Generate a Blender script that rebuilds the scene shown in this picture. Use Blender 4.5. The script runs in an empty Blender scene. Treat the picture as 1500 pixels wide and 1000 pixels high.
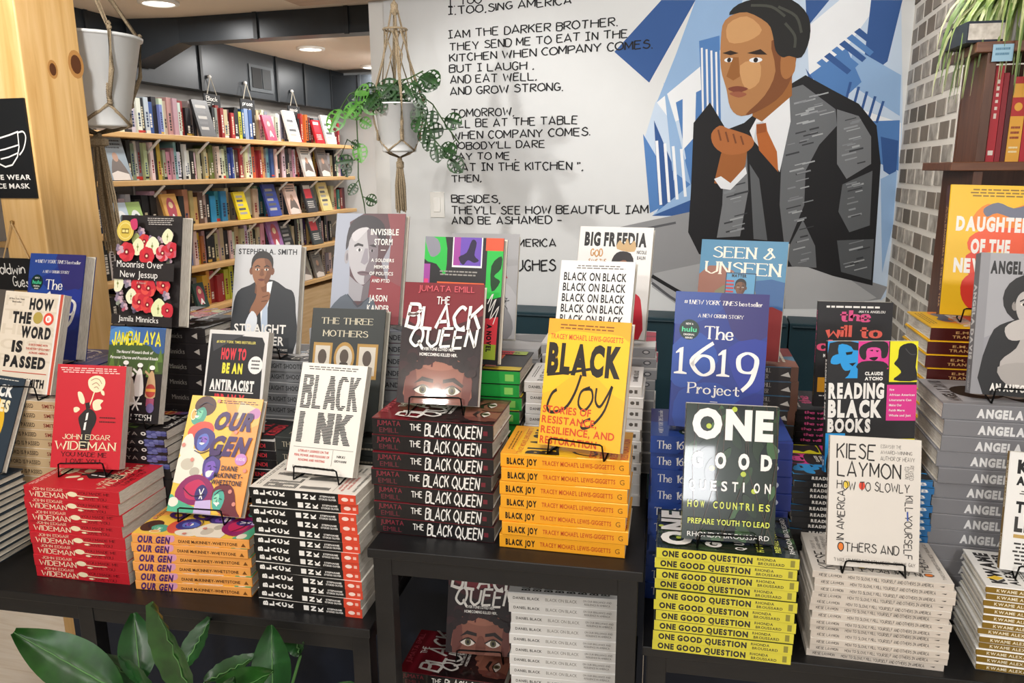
import bpy, math, random
from mathutils import Matrix, Vector
from mathutils.geometry import tessellate_polygon

random.seed(7)
S = bpy.context.scene
COL = S.collection
R = math.radians

# ------------------------------------------------------------ camera, sky, lights, exposure
F_PX, YAW, PITCH, ROLL = 1125.0, R(10.8), R(12.6), R(-0.37)
CAM_R = Matrix.Rotation(YAW, 3, 'Z') @ Matrix.Rotation(math.pi / 2 - PITCH, 3, 'X') @ Matrix.Rotation(ROLL, 3, 'Z')
CAM_P = Vector((0, 0, 1.6))
cam_d = bpy.data.cameras.new('camera')
cam_d.sensor_width = 36
cam_d.lens = 36 * F_PX / 1500
cam_d.clip_start = 0.05
cam = bpy.data.objects.new('camera', cam_d)
cam.matrix_world = Matrix.Translation(CAM_P) @ CAM_R.to_4x4()
COL.objects.link(cam)
S.camera = cam
S.view_settings.view_transform = 'Standard'
S.view_settings.look = 'None'
S.view_settings.gamma = 1
S.view_settings.use_curve_mapping = False
S.view_settings.exposure = -0.12

wd = bpy.data.worlds.new('room_daylight')
S.world = wd
wd.use_nodes = True
wd.node_tree.nodes['Background'].inputs[0].default_value = (1.0, 0.985, 0.97, 1)
wd.node_tree.nodes['Background'].inputs[1].default_value = 0.36

RA = R(-4.8)                       # the room is turned a little against the tables
ROOM = Matrix.Rotation(RA, 3, 'Z')
def rw(x, y, z=0):                 # room frame -> world
    return ROOM @ Vector((x, y, z))
CEIL = 2.45
FLOOR = -0.1

def area(name, loc, size, power, col=(1, .972, .94), target=None, shape='DISK', sy=None):
    d = bpy.data.lights.new(name, 'AREA')
    d.shape = shape
    d.size = size
    if sy: d.size_y = sy
    d.energy = power
    d.color = col
    o = bpy.data.objects.new(name, d)
    o.location = loc
    if target is not None:
        o.rotation_euler = (Vector(target) - Vector(loc)).to_track_quat('-Z', 'Y').to_euler()
    COL.objects.link(o)
    return o

# the shop's ceiling lamps over the tables (behind and above the camera) and an added light for cover glare
area('ceiling_lamp', (-0.76, -1.6, 2.40), 0.12, 26, target=(-0.5, 1.3, 1.0))
area('ceiling_lamp', (0.9, -0.6, 2.40), 0.30, 20, target=(0.3, 1.3, 1.0))
area('ceiling_lamp', (-1.7, 0.1, 2.40), 0.30, 20, target=(-1.0, 1.4, 0.9))
area('ceiling_lamp', (-0.2, 0.75, 2.41), 0.35, 11, target=(-0.1, 1.5, 0.8))
area('ceiling_lamp', rw(-0.75, 2.3, 2.41), 0.35, 9, target=rw(-0.4, 3.48, 1.5))
area('ceiling_lamp', rw(0.3, 2.2, 2.41), 0.35, 10, target=rw(0.45, 3.2, 1.5))
def spot(loc, target, power, deg, size):
    d = bpy.data.lights.new('track_spot', 'SPOT'); d.energy = power; d.spot_size = R(deg); d.spot_blend = .6; d.shadow_soft_size = size; d.color = (1, .97, .93)
    o = bpy.data.objects.new('track_spot', d); o.location = loc
    o.rotation_euler = (Vector(target) - Vector(loc)).to_track_quat('-Z', 'Y').to_euler(); COL.objects.link(o)
spot(rw(-2.05, 1.2, 2.40), rw(-1.25, 2.95, 1.75), 115, 36, .05)  # added spot: brightens the central pot, throws the vine's shadow on the wall
spot(rw(-1.1, .6, 2.40), rw(-2.0, 2.2, 1.85), 190, 30, .10)  # added spot: brightens the left pot and the post
area('front_window_light', (0.72, -3.6, 1.36), 0.6, 24, col=(.97, .98, 1), target=(0.0, 1.3, 0.9), shape='RECTANGLE', sy=0.42)  # unseen light added behind the camera, sized and placed for glare on glossy covers

# ------------------------------------------------------------ materials
MATS = {}
def lin(h):
    h = h.lstrip('#')
    c = [int(h[i:i + 2], 16) / 255 for i in (0, 2, 4)]
    return tuple(((v + .055) / 1.055) ** 2.4 if v > .04045 else v / 12.92 for v in c)

def mat(h, rough=.5, metal=0.0, coat=0.0, var=.06, spec=.4):
    k = (h, rough, metal, coat, var, spec)
    if k in MATS: return MATS[k]
    m = bpy.data.materials.new('paint_' + h.strip('#'))
    m.use_nodes = True
    nt = m.node_tree
    b = nt.nodes['Principled BSDF']
    c = lin(h)
    n = nt.nodes.new('ShaderNodeTexNoise'); n.inputs['Scale'].default_value = 14; n.inputs['Detail'].default_value = 3
    tc = nt.nodes.new('ShaderNodeTexCoord'); nt.links.new(tc.outputs['Object'], n.inputs['Vector'])
    r = nt.nodes.new('ShaderNodeMix'); r.data_type = 'RGBA'
    r.inputs['A'].default_value = (*[v * (1 - var) for v in c], 1)
    r.inputs['B'].default_value = (*[min(1, v * (1 + var)) for v in c], 1)
    nt.links.new(n.outputs['Fac'], r.inputs['Factor'])
    nt.links.new(r.outputs['Result'], b.inputs['Base Color'])
    b.inputs['Roughness'].default_value = rough
    b.inputs['Metallic'].default_value = metal
    b.inputs['Specular IOR Level'].default_value = spec
    b.inputs['Coat Weight'].default_value = coat
    b.inputs['Coat Roughness'].default_value = .035
    MATS[k] = m
    return m

def nodemat(name):
    m = bpy.data.materials.new(name); m.use_nodes = True
    nt = m.node_tree
    return m, nt, nt.nodes['Principled BSDF']

def ramp(nt, stops):
    r = nt.nodes.new('ShaderNodeValToRGB')
    e = r.color_ramp.elements
    while len(e) < len(stops): e.new(.5)
    for i, (p, h) in enumerate(stops):
        e[i].position = p; e[i].color = (*lin(h), 1)
    return r

def mapped(nt, scale, rot=(0, 0, 0)):
    tc = nt.nodes.new('ShaderNodeTexCoord'); mp = nt.nodes.new('ShaderNodeMapping')
    mp.inputs['Scale'].default_value = scale; mp.inputs['Rotation'].default_value = rot
    nt.links.new(tc.outputs['Object'], mp.inputs['Vector'])
    return mp

def wood(name, cols, scale, rough=.45, dist=1.2, noise=3.0):
    m, nt, b = nodemat(name)
    mp = mapped(nt, scale)
    n = nt.nodes.new('ShaderNodeTexNoise'); n.inputs['Scale'].default_value = noise; n.inputs['Detail'].default_value = 6
    n.inputs['Distortion'].default_value = dist
    nt.links.new(mp.outputs['Vector'], n.inputs['Vector'])
    r = ramp(nt, [(.25, cols[0]), (.5, cols[1]), (.75, cols[2])])
    nt.links.new(n.outputs['Fac'], r.inputs['Fac']); nt.links.new(r.outputs['Color'], b.inputs['Base Color'])
    bp = nt.nodes.new('ShaderNodeBump'); bp.inputs['Strength'].default_value = .08
    nt.links.new(n.outputs['Fac'], bp.inputs['Height']); nt.links.new(bp.outputs['Normal'], b.inputs['Normal'])
    b.inputs['Roughness'].default_value = rough
    return m

PINE = wood('pine', ('#c99a58', '#dcb273', '#e6c088'), (9, 9, .7), .42)
PLANK = wood('shelf_pine', ('#b98a52', '#cfa56c', '#d9b681'), (6, .8, 10), .4)
WALNUT = wood('walnut', ('#4a2c1c', '#603a25', '#6f4730'), (12, 12, 1), .4)
WALNUTH = wood('walnut_board', ('#4f2f1d', '#6a4028', '#7b5036'), (1, 12, 12), .4)
FLOORM = wood('floor_boards', ('#d9c9b3', '#e6dac8', '#efe6d8'), (1.2, 14, 1), .4)
BLACKW = wood('black_stained_wood', ('#08080a', '#0d0d0f', '#131315'), (2, 14, 14), .42)
WALL = mat('#d8dada', .7, var=.02)
CEILM = mat('#e6d9cb', .8, var=.02)
DUCT = mat('#2e3236', .36, .2, var=.12)

def page_mat():
    m, nt, b = nodemat('page_edges')
    mp = mapped(nt, (60, 900, 60))
    n = nt.nodes.new('ShaderNodeTexNoise'); n.inputs['Scale'].default_value = 1; n.inputs['Detail'].default_value = 2
    nt.links.new(mp.outputs['Vector'], n.inputs['Vector'])
    r = ramp(nt, [(.3, '#bdb6aa'), (.7, '#e4dfd5')])
    nt.links.new(n.outputs['Fac'], r.inputs['Fac']); nt.links.new(r.outputs['Color'], b.inputs['Base Color'])
    b.inputs['Roughness'].default_value = .8
    return m
PAGES = page_mat()

def brick_mat():
    m, nt, b = nodemat('limewashed_brick')
    mp = mapped(nt, (1, 1, 1))
    n = nt.nodes.new('ShaderNodeTexNoise'); n.inputs['Scale'].default_value = 22; n.inputs['Detail'].default_value = 6
    nt.links.new(mp.outputs['Vector'], n.inputs['Vector'])
    r = ramp(nt, [(.3, '#8a847c'), (.5, '#a8a299'), (.74, '#d2cdc3')])
    nt.links.new(n.outputs['Fac'], r.inputs['Fac']); nt.links.new(r.outputs['Color'], b.inputs['Base Color'])
    b.inputs['Roughness'].default_value = .9
    bp = nt.nodes.new('ShaderNodeBump'); bp.inputs['Strength'].default_value = .4
    nt.links.new(n.outputs['Fac'], bp.inputs['Height']); nt.links.new(bp.outputs['Normal'], b.inputs['Normal'])
    return m

def rope_mat(name, c0, c1):
    m, nt, b = nodemat(name)
    mp = mapped(nt, (120, 120, 200))
    n = nt.nodes.new('ShaderNodeTexNoise'); n.inputs['Scale'].default_value = 2
    nt.links.new(mp.outputs['Vector'], n.inputs['Vector'])
    r = ramp(nt, [(.3, c0), (.7, c1)])
    nt.links.new(n.outputs['Fac'], r.inputs['Fac']); nt.links.new(r.outputs['Color'], b.inputs['Base Color'])
    b.inputs['Roughness'].default_value = .95
    return m
ROPE = rope_mat('jute_rope', '#776750', '#a8977c')

def leaf_mat(name, c0, c1, rough=.35):
    m, nt, b = nodemat(name)
    mp = mapped(nt, (25, 25, 25))
    n = nt.nodes.new('ShaderNodeTexNoise'); n.inputs['Scale'].default_value = 1.2
    nt.links.new(mp.outputs['Vector'], n.inputs['Vector'])
    r = ramp(nt, [(.3, c0), (.7, c1)])
    nt.links.new(n.outputs['Fac'], r.inputs['Fac']); nt.links.new(r.outputs['Color'], b.inputs['Base Color'])
    b.inputs['Roughness'].default_value = rough
    return m
LEAF = leaf_mat('lily_leaf', '#183c14', '#28571f', .3)
LEAF2 = leaf_mat('vine_leaf', '#10280f', '#234a1f', .4)
LEAFB = leaf_mat('bright_vine_leaf', '#3a7428', '#5f9a40', .4)
SPIDER = leaf_mat('spider_leaf', '#5f7a36', '#94a65a', .45)
STEM = mat('#3f5a30', .6)
GLOW = bpy.data.materials.new('lamp_diffuser'); GLOW.use_nodes = True
_b = GLOW.node_tree.nodes['Principled BSDF']
_b.inputs['Emission Color'].default_value = (1, .95, .88, 1); _b.inputs['Emission Strength'].default_value = 8

# ------------------------------------------------------------ mesh helpers
class MB:
    def __init__(s): s.v = []; s.f = []; s.m = []; s.mats = []
    def mi(s, m):
        if m not in s.mats: s.mats.append(m)
        return s.mats.index(m)
    def add(s, vs, fs, m):
        b = len(s.v); i = s.mi(m)
        s.v += [tuple(p) for p in vs]
        for f in fs: s.f.append([b + k for k in f]); s.m.append(i)
        return s
    def box(s, x0, x1, y0, y1, z0, z1, m):
        vs = [(x, y, z) for z in (z0, z1) for y in (y0, y1) for x in (x0, x1)]
        return s.add(vs, [(0, 2, 3, 1), (4, 5, 7, 6), (0, 1, 5, 4), (2, 6, 7, 3), (0, 4, 6, 2), (1, 3, 7, 5)], m)
    def tube(s, pts, r, m, n=6, r1=None, closed=False):
        pts = [Vector(p) for p in pts]; rings = []
        N = len(pts)
        for i, p in enumerate(pts):
            a = pts[max(0, i - 1)]; b = pts[min(N - 1, i + 1)]
            if closed: a = pts[(i - 1) % N]; b = pts[(i + 1) % N]
            d = (b - a).normalized() if (b - a).length > 1e-9 else Vector((0, 0, 1))
            u = d.cross(Vector((0, 0, 1)))
            if u.length < .05: u = d.cross(Vector((1, 0, 0)))
            u.normalize(); w = d.cross(u)
            rr = r if r1 is None else r + (r1 - r) * i / max(1, N - 1)
            rings.append([p + (u * math.cos(t) + w * math.sin(t)) * rr for t in [2 * math.pi * k / n for k in range(n)]])
        vs = [q for ring in rings for q in ring]; fs = []
        for i in range(N if closed else N - 1):
            j = (i + 1) % N
            for k in range(n):
                l = (k + 1) % n
                fs.append((i * n + k, i * n + l, j * n + l, j * n + k))
        if not closed:
            fs.append(tuple(range(n - 1, -1, -1))); fs.append(tuple((N - 1) * n + k for k in range(n)))
        return s.add(vs, fs, m)
    def lathe(s, prof, m, c=(0, 0, 0), n=32):
        vs = []; fs = []
        for r, z in prof:
            for k in range(n):
                t = 2 * math.pi * k / n
                vs.append((c[0] + r * math.cos(t), c[1] + r * math.sin(t), c[2] + z))
        for i in range(len(prof) - 1):
            for k in range(n):
                l = (k + 1) % n
                fs.append((i * n + k, i * n + l, (i + 1) * n + l, (i + 1) * n + k))
        return s.add(vs, fs, m)
    def poly(s, pts, m):
        pts = [Vector(p) for p in pts]
        if len(pts) <= 4: return s.add(pts, [tuple(range(len(pts)))], m)
        return s.add(pts, [tuple(t) for t in tessellate_polygon([pts])], m)
    def build(s, name, parent=None, loc=None, rz=0, smooth=False, bevel=0):
        me = bpy.data.meshes.new(name)
        me.from_pydata(s.v, [], s.f)
        for m in s.mats: me.materials.append(m)
        me.polygons.foreach_set('material_index', s.m)
        if smooth: me.polygons.foreach_set('use_smooth', [True] * len(s.f))
        me.update()
        o = bpy.data.objects.new(name, me)
        COL.objects.link(o)
        if parent: o.parent = parent
        if loc is not None: o.location = loc
        if rz: o.rotation_euler[2] = rz
        if bevel:
            b = o.modifiers.new('edge', 'BEVEL'); b.width = bevel; b.segments = 2; b.limit_method = 'ANGLE'
        return o

def tag(o, label, cat, group=None):
    o['label'] = label; o['category'] = cat
    if group: o['group'] = group
    return o
def struct(o): o['kind'] = 'structure'; return o
def empty(name, loc, rz=0):
    o = bpy.data.objects.new(name, None); o.empty_display_size = .05
    o.location = loc; o.rotation_euler[2] = rz
    COL.objects.link(o)
    return o

ONES = ['', 'first', 'second', 'third', 'fourth', 'fifth', 'sixth', 'seventh', 'eighth', 'ninth', 'tenth', 'eleventh', 'twelfth', 'thirteenth',
        'fourteenth', 'fifteenth', 'sixteenth', 'seventeenth', 'eighteenth', 'nineteenth']
TENS = {2: 'twent', 3: 'thirt', 4: 'fort', 5: 'fift', 6: 'sixt', 7: 'sevent', 8: 'eight', 9: 'ninet'}
def ordinal(n):
    if n < 20: return ONES[n]
    t, u = divmod(n, 10)
    return TENS[t] + ('ieth' if u == 0 else 'y-' + ONES[u])

# ------------------------------------------------------------ lettering: block glyphs and drawn strokes
GL = {}
def load_glyphs():
    dg = bpy.context.evaluated_depsgraph_get
    for st, off in (('s', 0.0), ('b', .024), ('x', .06)):
        for ch in "ABCDEFGHIJKLMNOPQRSTUVWXYZabcdefghijklmnopqrstuvwxyz0123456789&.,'#-?:" + '"':
            c = bpy.data.curves.new('g', 'FONT'); c.body = ch; c.size = 1; c.resolution_u = 3; c.offset = off
            o = bpy.data.objects.new('g', c); COL.objects.link(o)
            e = o.evaluated_get(dg()); me = e.to_mesh()
            vs = [(v.co.x, v.co.y) for v in me.vertices]; fs = [tuple(p.vertices) for p in me.polygons]
            e.to_mesh_clear()
            GL[(st, ch)] = (vs, fs, min(v[0] for v in vs), max(v[0] for v in vs), max(v[1] for v in vs))
            bpy.data.objects.remove(o); bpy.data.curves.remove(c)
load_glyphs()

def block_text(txt, st, gap=.09):
    x = 0; vs = []; fs = []; cap = GL[(st, 'H')][4]
    for ch in txt:
        if ch == ' ': x += .30; continue
        g = GL.get((st, ch))
        if not g: continue
        b = len(vs)
        vs += [(x + (p[0] - g[2]), p[1] / cap) for p in g[0]]; fs += [tuple(b + k for k in f) for f in g[1]]
        x += g[3] - g[2] + gap
    w = max(x - gap, .01)
    return [(p[0] / w, p[1]) for p in vs], fs

# drawn strokes on a grid: baseline y=2, x-height 6, cap 9, descender 0; '~' = curved stroke
SG = {'A': '02 39 62;14 54', 'B': '02 09;~09 49 58 57 36 06;~06 46 55 53 42 02', 'C': '~58 39 18 06 05 13 32 53', 'D': '02 09;~09 39 57 54 32 02',
      'E': '09 02;09 59;02 52;06 46', 'F': '09 02;09 59;06 46', 'G': '~58 39 18 06 05 13 32 53;53 55 35', 'H': '02 09;62 69;06 66', 'I': '02 09', 'J': '~49 44 32 13 04',
      'K': '02 09;59 05;26 52', 'L': '09 02;02 52', 'M': '02 09;09 34 69;69 62', 'N': '02 09;09 52;52 59', 'O': '~39 18 06 04 13 32 53 64 66 58 39',
      'P': '02 09;~09 49 58 57 46 05', 'Q': '~39 18 06 04 13 32 53 64 66 58 39;44 71', 'R': '02 09;~09 49 58 57 46 05;25 52', 'S': '~58 39 18 17 36 55 53 32 03',
      'T': '39 32;09 69', 'U': '~09 04 13 32 53 64 69', 'V': '09 32 69', 'W': '09 22 47 62 89', 'X': '02 59;09 52', 'Y': '09 35 69;35 32', 'Z': '09 59;59 02;02 52',
      '0': '~29 07 04 22 44 47 29', '1': '18 39 32', '2': '~08 29 48 46 03;02 52', '3': '~08 29 48 36 45 43 22 03', '4': '42 49 04 54', '5': '49 09 06;~06 36 45 43 22 03',
      '6': '~59 27 05 13 32 53 55 46 26 04', '7': '09 59 22', '8': '~39 18 36 54 42 23 14 36 58 39', '9': '~56 45 25 16 18 39 58 56 43 21',
      'a': '~45 26 05 03 22 44;46 42', 'b': '02 09;~05 26 45 43 22 03', 'c': '~45 26 05 03 22 43', 'd': '~45 26 05 03 22 43;49 42', 'e': '04 44;~44 36 16 04 12 32 43',
      'f': '~48 39 27 22;06 36', 'g': '~45 26 05 03 22 43;46 41;~41 20 01', 'h': '02 09;~04 26 45 42', 'i': '06 02;08 07', 'j': '~26 21 10 01;28 27', 'k': '02 09;46 04;15 42',
      'l': '02 09', 'm': '02 06;~04 16 35 32;~35 56 65 62', 'n': '02 06;~04 26 45 42', 'o': '~26 05 03 22 43 45 26', 'p': '00 06;~05 26 45 43 22 03', 'q': '~45 26 05 03 22 43;40 46',
      'r': '02 06;~04 26 36', 's': '~45 26 15 34 43 22 03', 't': '~28 23 32 42;06 46', 'u': '~06 03 22 44;46 42', 'v': '06 22 46', 'w': '06 12 35 52 66', 'x': '06 42;02 46',
      'y': '06 22;46 10', 'z': '06 46 02 42', '.': '02 12', ',': '12 01', "'": '09 07', '"': '09 07;29 27', '-': '05 45', '&': '~63 37 28 39 48 14 03 12 32 54', '#': '13 28;43 58;04 64;07 67'}
def catmull(p, closed=False, n=4):
    out = []; N = len(p)
    rng = range(N if closed else N - 1)
    for i in rng:
        if closed: a, b, c, d = p[(i - 1) % N], p[i], p[(i + 1) % N], p[(i + 2) % N]
        else: a, b, c, d = p[max(0, i - 1)], p[i], p[i + 1], p[min(N - 1, i + 2)]
        for k in range(n):
            t = k / n
            out.append(tuple(.5 * (2 * b[j] + (c[j] - a[j]) * t + (2 * a[j] - 5 * b[j] + 4 * c[j] - d[j]) * t * t + (3 * b[j] - a[j] - 3 * c[j] + d[j]) * t ** 3) for j in (0, 1)))
    if not closed: out.append(tuple(p[-1]))
    return out

def ribbon(pts, thick, thin):
    vs = []; fs = []; N = len(pts)
    for i, p in enumerate(pts):
        a = pts[max(0, i - 1)]; b = pts[min(N - 1, i + 1)]
        dx, dy = b[0] - a[0], b[1] - a[1]; l = math.hypot(dx, dy) or 1
        dx /= l; dy /= l
        w = (thin + (thick - thin) * abs(dy) ** 1.3) / 2
        k = 1.0
        if 0 < i < N - 1:
            e = (pts[i][0] - a[0], pts[i][1] - a[1]); le = math.hypot(*e) or 1
            k = 1 / max(.45, abs((e[0] * dx + e[1] * dy) / le))
        vs += [(p[0] - dy * w * k, p[1] + dx * w * k), (p[0] + dy * w * k, p[1] - dx * w * k)]
    for i in range(N - 1): fs.append((2 * i, 2 * i + 1, 2 * i + 3, 2 * i + 2))
    return vs, fs

STY = {'h': (1.0, .8, False, .30), 'f': (1.25, .45, True, 0), 't': (.95, .75, True, 0), 'p': (1.9, 1.3, False, .35), 'n': (.85, .85, False, 0), 'q': (1.35, 1.0, False, .30), 'w': (1.2, 1.0, False, .28), 'v': (2.3, .8, False, 0), 'd': (1.15, .5, False, 0)}
def stroke_text(txt, st, gap=1.7):
    thick, thin, serif, jit = STY[st]
    rnd = random.Random(txt); x = 0; vs = []; fs = []; fresh = True
    def addr(p, a, b):
        v, f = ribbon(p, a, b); k = len(vs); vs.extend(v); fs.extend(tuple(k + q for q in w) for w in f)
    for ch in txt:
        if ch == ' ': x += 3.6; fresh = True; continue
        g = SG.get(ch)
        if st == 'w' and ch == 'I' and fresh: g = '22 29;09 49;02 42'
        fresh = False
        if not g: continue
        wmax = 0; dy = rnd.uniform(-jit, jit) * 1.2
        for stv in g.split(';'):
            cur = stv[0] == '~'
            raw = [(int(q[0]), int(q[1]) - 2) for q in stv.lstrip('~').split()]
            wmax = max(wmax, max(q[0] for q in raw))
            p = [(q[0] + rnd.uniform(-jit, jit), q[1] + rnd.uniform(-jit, jit) + dy) for q in raw]
            if cur: p = catmull(p)
            p = [(q[0] + x, q[1]) for q in p]
            addr(p, thick, thin)
            if serif:
                for q, e in ((raw[0], raw[1]), (raw[-1], raw[-2])):
                    if q[1] in (0, 4, 7) and abs(q[1] - e[1]) >= 2:
                        addr([(x + q[0] - 1.0, q[1]), (x + q[0] + 1.0, q[1])], .5, .5)
                    elif q[1] == e[1]:
                        s = 1 if q[1] < 3 else -1
                        addr([(x + q[0], q[1]), (x + q[0], q[1] + s * .9)], .5, .5)
        x += wmax + gap
    w = max(x - gap, .5)
    return [(p[0] / w, p[1] / 7) for p in vs], fs

TXT = {}
def text_shape(txt, st):
    k = (txt, st)
    if k not in TXT: TXT[k] = block_text(txt, st) if st in 'sbx' else stroke_text(txt, st)
    return TXT[k]

# ------------------------------------------------------------ printed artwork lying on a flat surface
class Art:
    """draws on a plane of a mesh; x, y in 0..100, y downwards"""
    def __init__(s, mb, fn, rough=.4, coat=0.0, clamp=True):
        s.mb = mb; s.fn = fn; s.layer = 1; s.rough = rough; s.coat = coat; s.clamp = clamp; s.ys = 1.0
    def c(s, h): return mat(h, s.rough, coat=s.coat, var=.03)
    def put(s, vs, fs, h):
        if s.clamp: vs = [(min(100, max(0, p[0])), min(100, max(0, p[1] * s.ys))) for p in vs]
        s.mb.add([s.fn(p[0], p[1], s.layer * 4e-5) for p in vs], fs, s.c(h)); s.layer += 1
    def R(s, x0, y0, x1, y1, h): s.put([(x0, y0), (x1, y0), (x1, y1), (x0, y1)], [(0, 1, 2, 3)], h)
    def P(s, pts, h, sm=False):
        if isinstance(pts, str): pts = [tuple(float(q) for q in w.split(',')) for w in pts.split()]
        if sm: pts = catmull(pts, True, 3)
        s.put(pts, [tuple(t) for t in tessellate_polygon([[Vector((p[0], p[1], 0)) for p in pts]])], h)
    def E(s, cx, cy, rx, ry, h, n=18, a=0):
        ca, sa = math.cos(R(a)), math.sin(R(a))
        pts = []
        for k in range(n):
            t = 2 * math.pi * k / n; u, v = rx * math.cos(t), ry * math.sin(t)
            pts.append((cx + u * ca - v * sa, cy + u * sa + v * ca))
        s.put(pts, [tuple(range(n))], h)
    def L(s, pts, w, h, sm=False):
        if isinstance(pts, str): pts = [tuple(float(q) for q in v.split(',')) for v in pts.split()]
        if sm: pts = catmull(pts)
        vs, fs = ribbon(pts, w, w); s.put(vs, fs, h)
    def T(s, txt, x0, y0, x1, y1, h, st='b', rot=0, skew=0):
        vs, fs = text_shape(txt, st); dx, dy = x1 - x0, y1 - y0; o = []
        for u, v in vs:
            if rot == 0: o.append((x0 + u * dx + skew * v, y1 - v * dy))
            elif rot == 90: o.append((x0 + v * dx, y0 + u * dy))
            elif rot == -90: o.append((x1 - v * dx, y1 - u * dy))
            else: o.append((x1 - u * dx, y0 + v * dy))
        s.put(o, fs, h)
    def W(s, x0, y0, x1, y1, n, h, seed=0, thick=.45):       # lines of print too small to read
        rnd = random.Random(seed); vs = []; fs = []; st = (y1 - y0) / n
        for i in range(n):
            x = x0 + rnd.uniform(0, .06) * (x1 - x0); e = x1 - rnd.uniform(0, .12) * (x1 - x0); y = y0 + i * st
            while x < e:
                w = min(e - x, rnd.uniform(.05, .13) * (x1 - x0)); k = len(vs)
                vs += [(x, y), (x + w, y), (x + w, y + st * thick), (x, y + st * thick)]; fs.append((k, k + 1, k + 2, k + 3))
                x += w + .02 * (x1 - x0)
        s.put(vs, fs, h)
    def face(s, cx, cy, w, h, skin, dark, hair, style='short', shirt=None):
        """a plain portrait head: cx,cy centre, w,h half sizes"""
        def q(*p): return [(cx + a * w, cy + b * h) for a, b in p]
        if style == 'afro': s.E(cx, cy - .35 * h, 1.75 * w, 1.35 * h, hair, 20)
        if style == 'long': s.P(q((-1.2, 1.5), (-1.35, 0), (-.9, -1.1), (0, -1.35), (.9, -1.1), (1.35, 0), (1.25, 1.5)), hair, True)
        if shirt: s.P(q((-2.4, 3.2), (-2.1, 1.9), (-.7, 1.25), (.7, 1.25), (2.1, 1.9), (2.4, 3.2)), shirt)
        s.P(q((-.5, .5), (.5, .5), (.55, 1.5), (0, 1.8), (-.55, 1.5)), dark)
        s.E(cx - .95 * w, cy + .05 * h, .2 * w, .26 * h, dark, 10); s.E(cx + .95 * w, cy + .05 * h, .2 * w, .26 * h, dark, 10)
        s.P(q((-.9, -.3), (-.75, -.9), (0, -1.12), (.75, -.9), (.9, -.3), (.82, .4), (.45, .95), (0, 1.12), (-.45, .95), (-.82, .4)), skin, True)
        s.P(q((.15, -.9), (.8, -.75), (.9, -.2), (.82, .4), (.45, .95), (.25, .6), (.45, .1)), dark, True)
        if style in ('short', 'afro'):
            s.P(q((-.98, -.05), (-.95, -.75), (-.45, -1.22), (.35, -1.25), (.95, -.8), (.98, -.05), (.8, -.5), (.4, -.78), (-.4, -.78), (-.8, -.5)), hair, True)
        for e in (-.42, .42):
            s.P(q((e - .26, -.24), (e, -.36), (e + .26, -.26), (e + .24, -.2), (e, -.27), (e - .24, -.17)), hair)
            s.E(cx + e * w, cy - .05 * h, .2 * w, .075 * h, '#e8e0d6', 10); s.E(cx + e * w, cy - .05 * h, .085 * w, .08 * h, '#17110d', 8)
        s.P(q((-.06, -.1), (.1, -.1), (.22, .32), (0, .4), (-.22, .32)), dark)
        s.P(q((-.32, .62), (-.1, .56), (.1, .56), (.32, .62), (0, .72)), '#6b3a35', True)

# ------------------------------------------------------------ books
DES = {}
def book_meshes(key, w, h, t, kind, cf, cs, cb, front=None, spine=None, rough=.42, coat=0.0, edge=None):
    hb = kind == 'hb'
    bt = .0026 if hb else .0005
    c = .0014 if hb else .0004
    mb = MB(); mf, ms, mk = (mat(x, rough, coat=coat, var=.04) for x in (cf, cs, cb))
    inner = mat('#d9d4c8', .8)
    out = [(w / 2, -t / 2), (-w / 2 + c, -t / 2), (-w / 2, -t / 2 + c), (-w / 2, t / 2 - c), (-w / 2 + c, t / 2), (w / 2, t / 2)]
    inn = [(w / 2, -t / 2 + bt), (-w / 2 + bt + c, -t / 2 + bt), (-w / 2 + bt, -t / 2 + c + bt), (-w / 2 + bt, t / 2 - c - bt), (-w / 2 + bt + c, t / 2 - bt), (w / 2, t / 2 - bt)]
    col = [mf, mf, ms, mk, mk]
    if len(out) != len(inn): raise ValueError
    for i in range(5):
        a, b = out[i], out[i + 1]; d, e = inn[i], inn[i + 1]
        mb.add([(*a, 0), (*b, 0), (*b, h), (*a, h)], [(0, 1, 2, 3)], col[i])
        mb.add([(*d, 0), (*e, 0), (*e, h), (*d, h)], [(3, 2, 1, 0)], inner)
        for z in (0, h): mb.add([(*a, z), (*b, z), (*e, z), (*d, z)], [(0, 1, 2, 3)], mat(edge, .5) if edge else col[i])
    for a, d, m in ((out[0], inn[0], mf), (out[5], inn[5], mk)):
        mb.add([(*a, 0), (*d, 0), (*d, h), (*a, h)], [(0, 1, 2, 3)], m)
    if front: front(Art(mb, lambda x, y, e: (-w / 2 + w * x / 100, -t / 2 - e, h * (1 - y / 100)), rough, coat))
    if spine: spine(Art(mb, lambda x, y, e: (-w / 2 - e, -t / 2 + t * y / 100, h * (1 - x / 100)), rough, coat))
    co = mb.build('cover')
    pg = MB(); ov = .003 if hb else .0002
    pg.box(-w / 2 + bt + (.001 if hb else .0001), w / 2 - ov, -t / 2 + bt, t / 2 - bt, ov, h - ov, PAGES)
    po = pg.build('page_block')
    DES[key] = dict(w=w, h=h, t=t, cover=co.data, pages=po.data, mats=(ms, mf))
    bpy.data.objects.remove(co); bpy.data.objects.remove(po)

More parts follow.
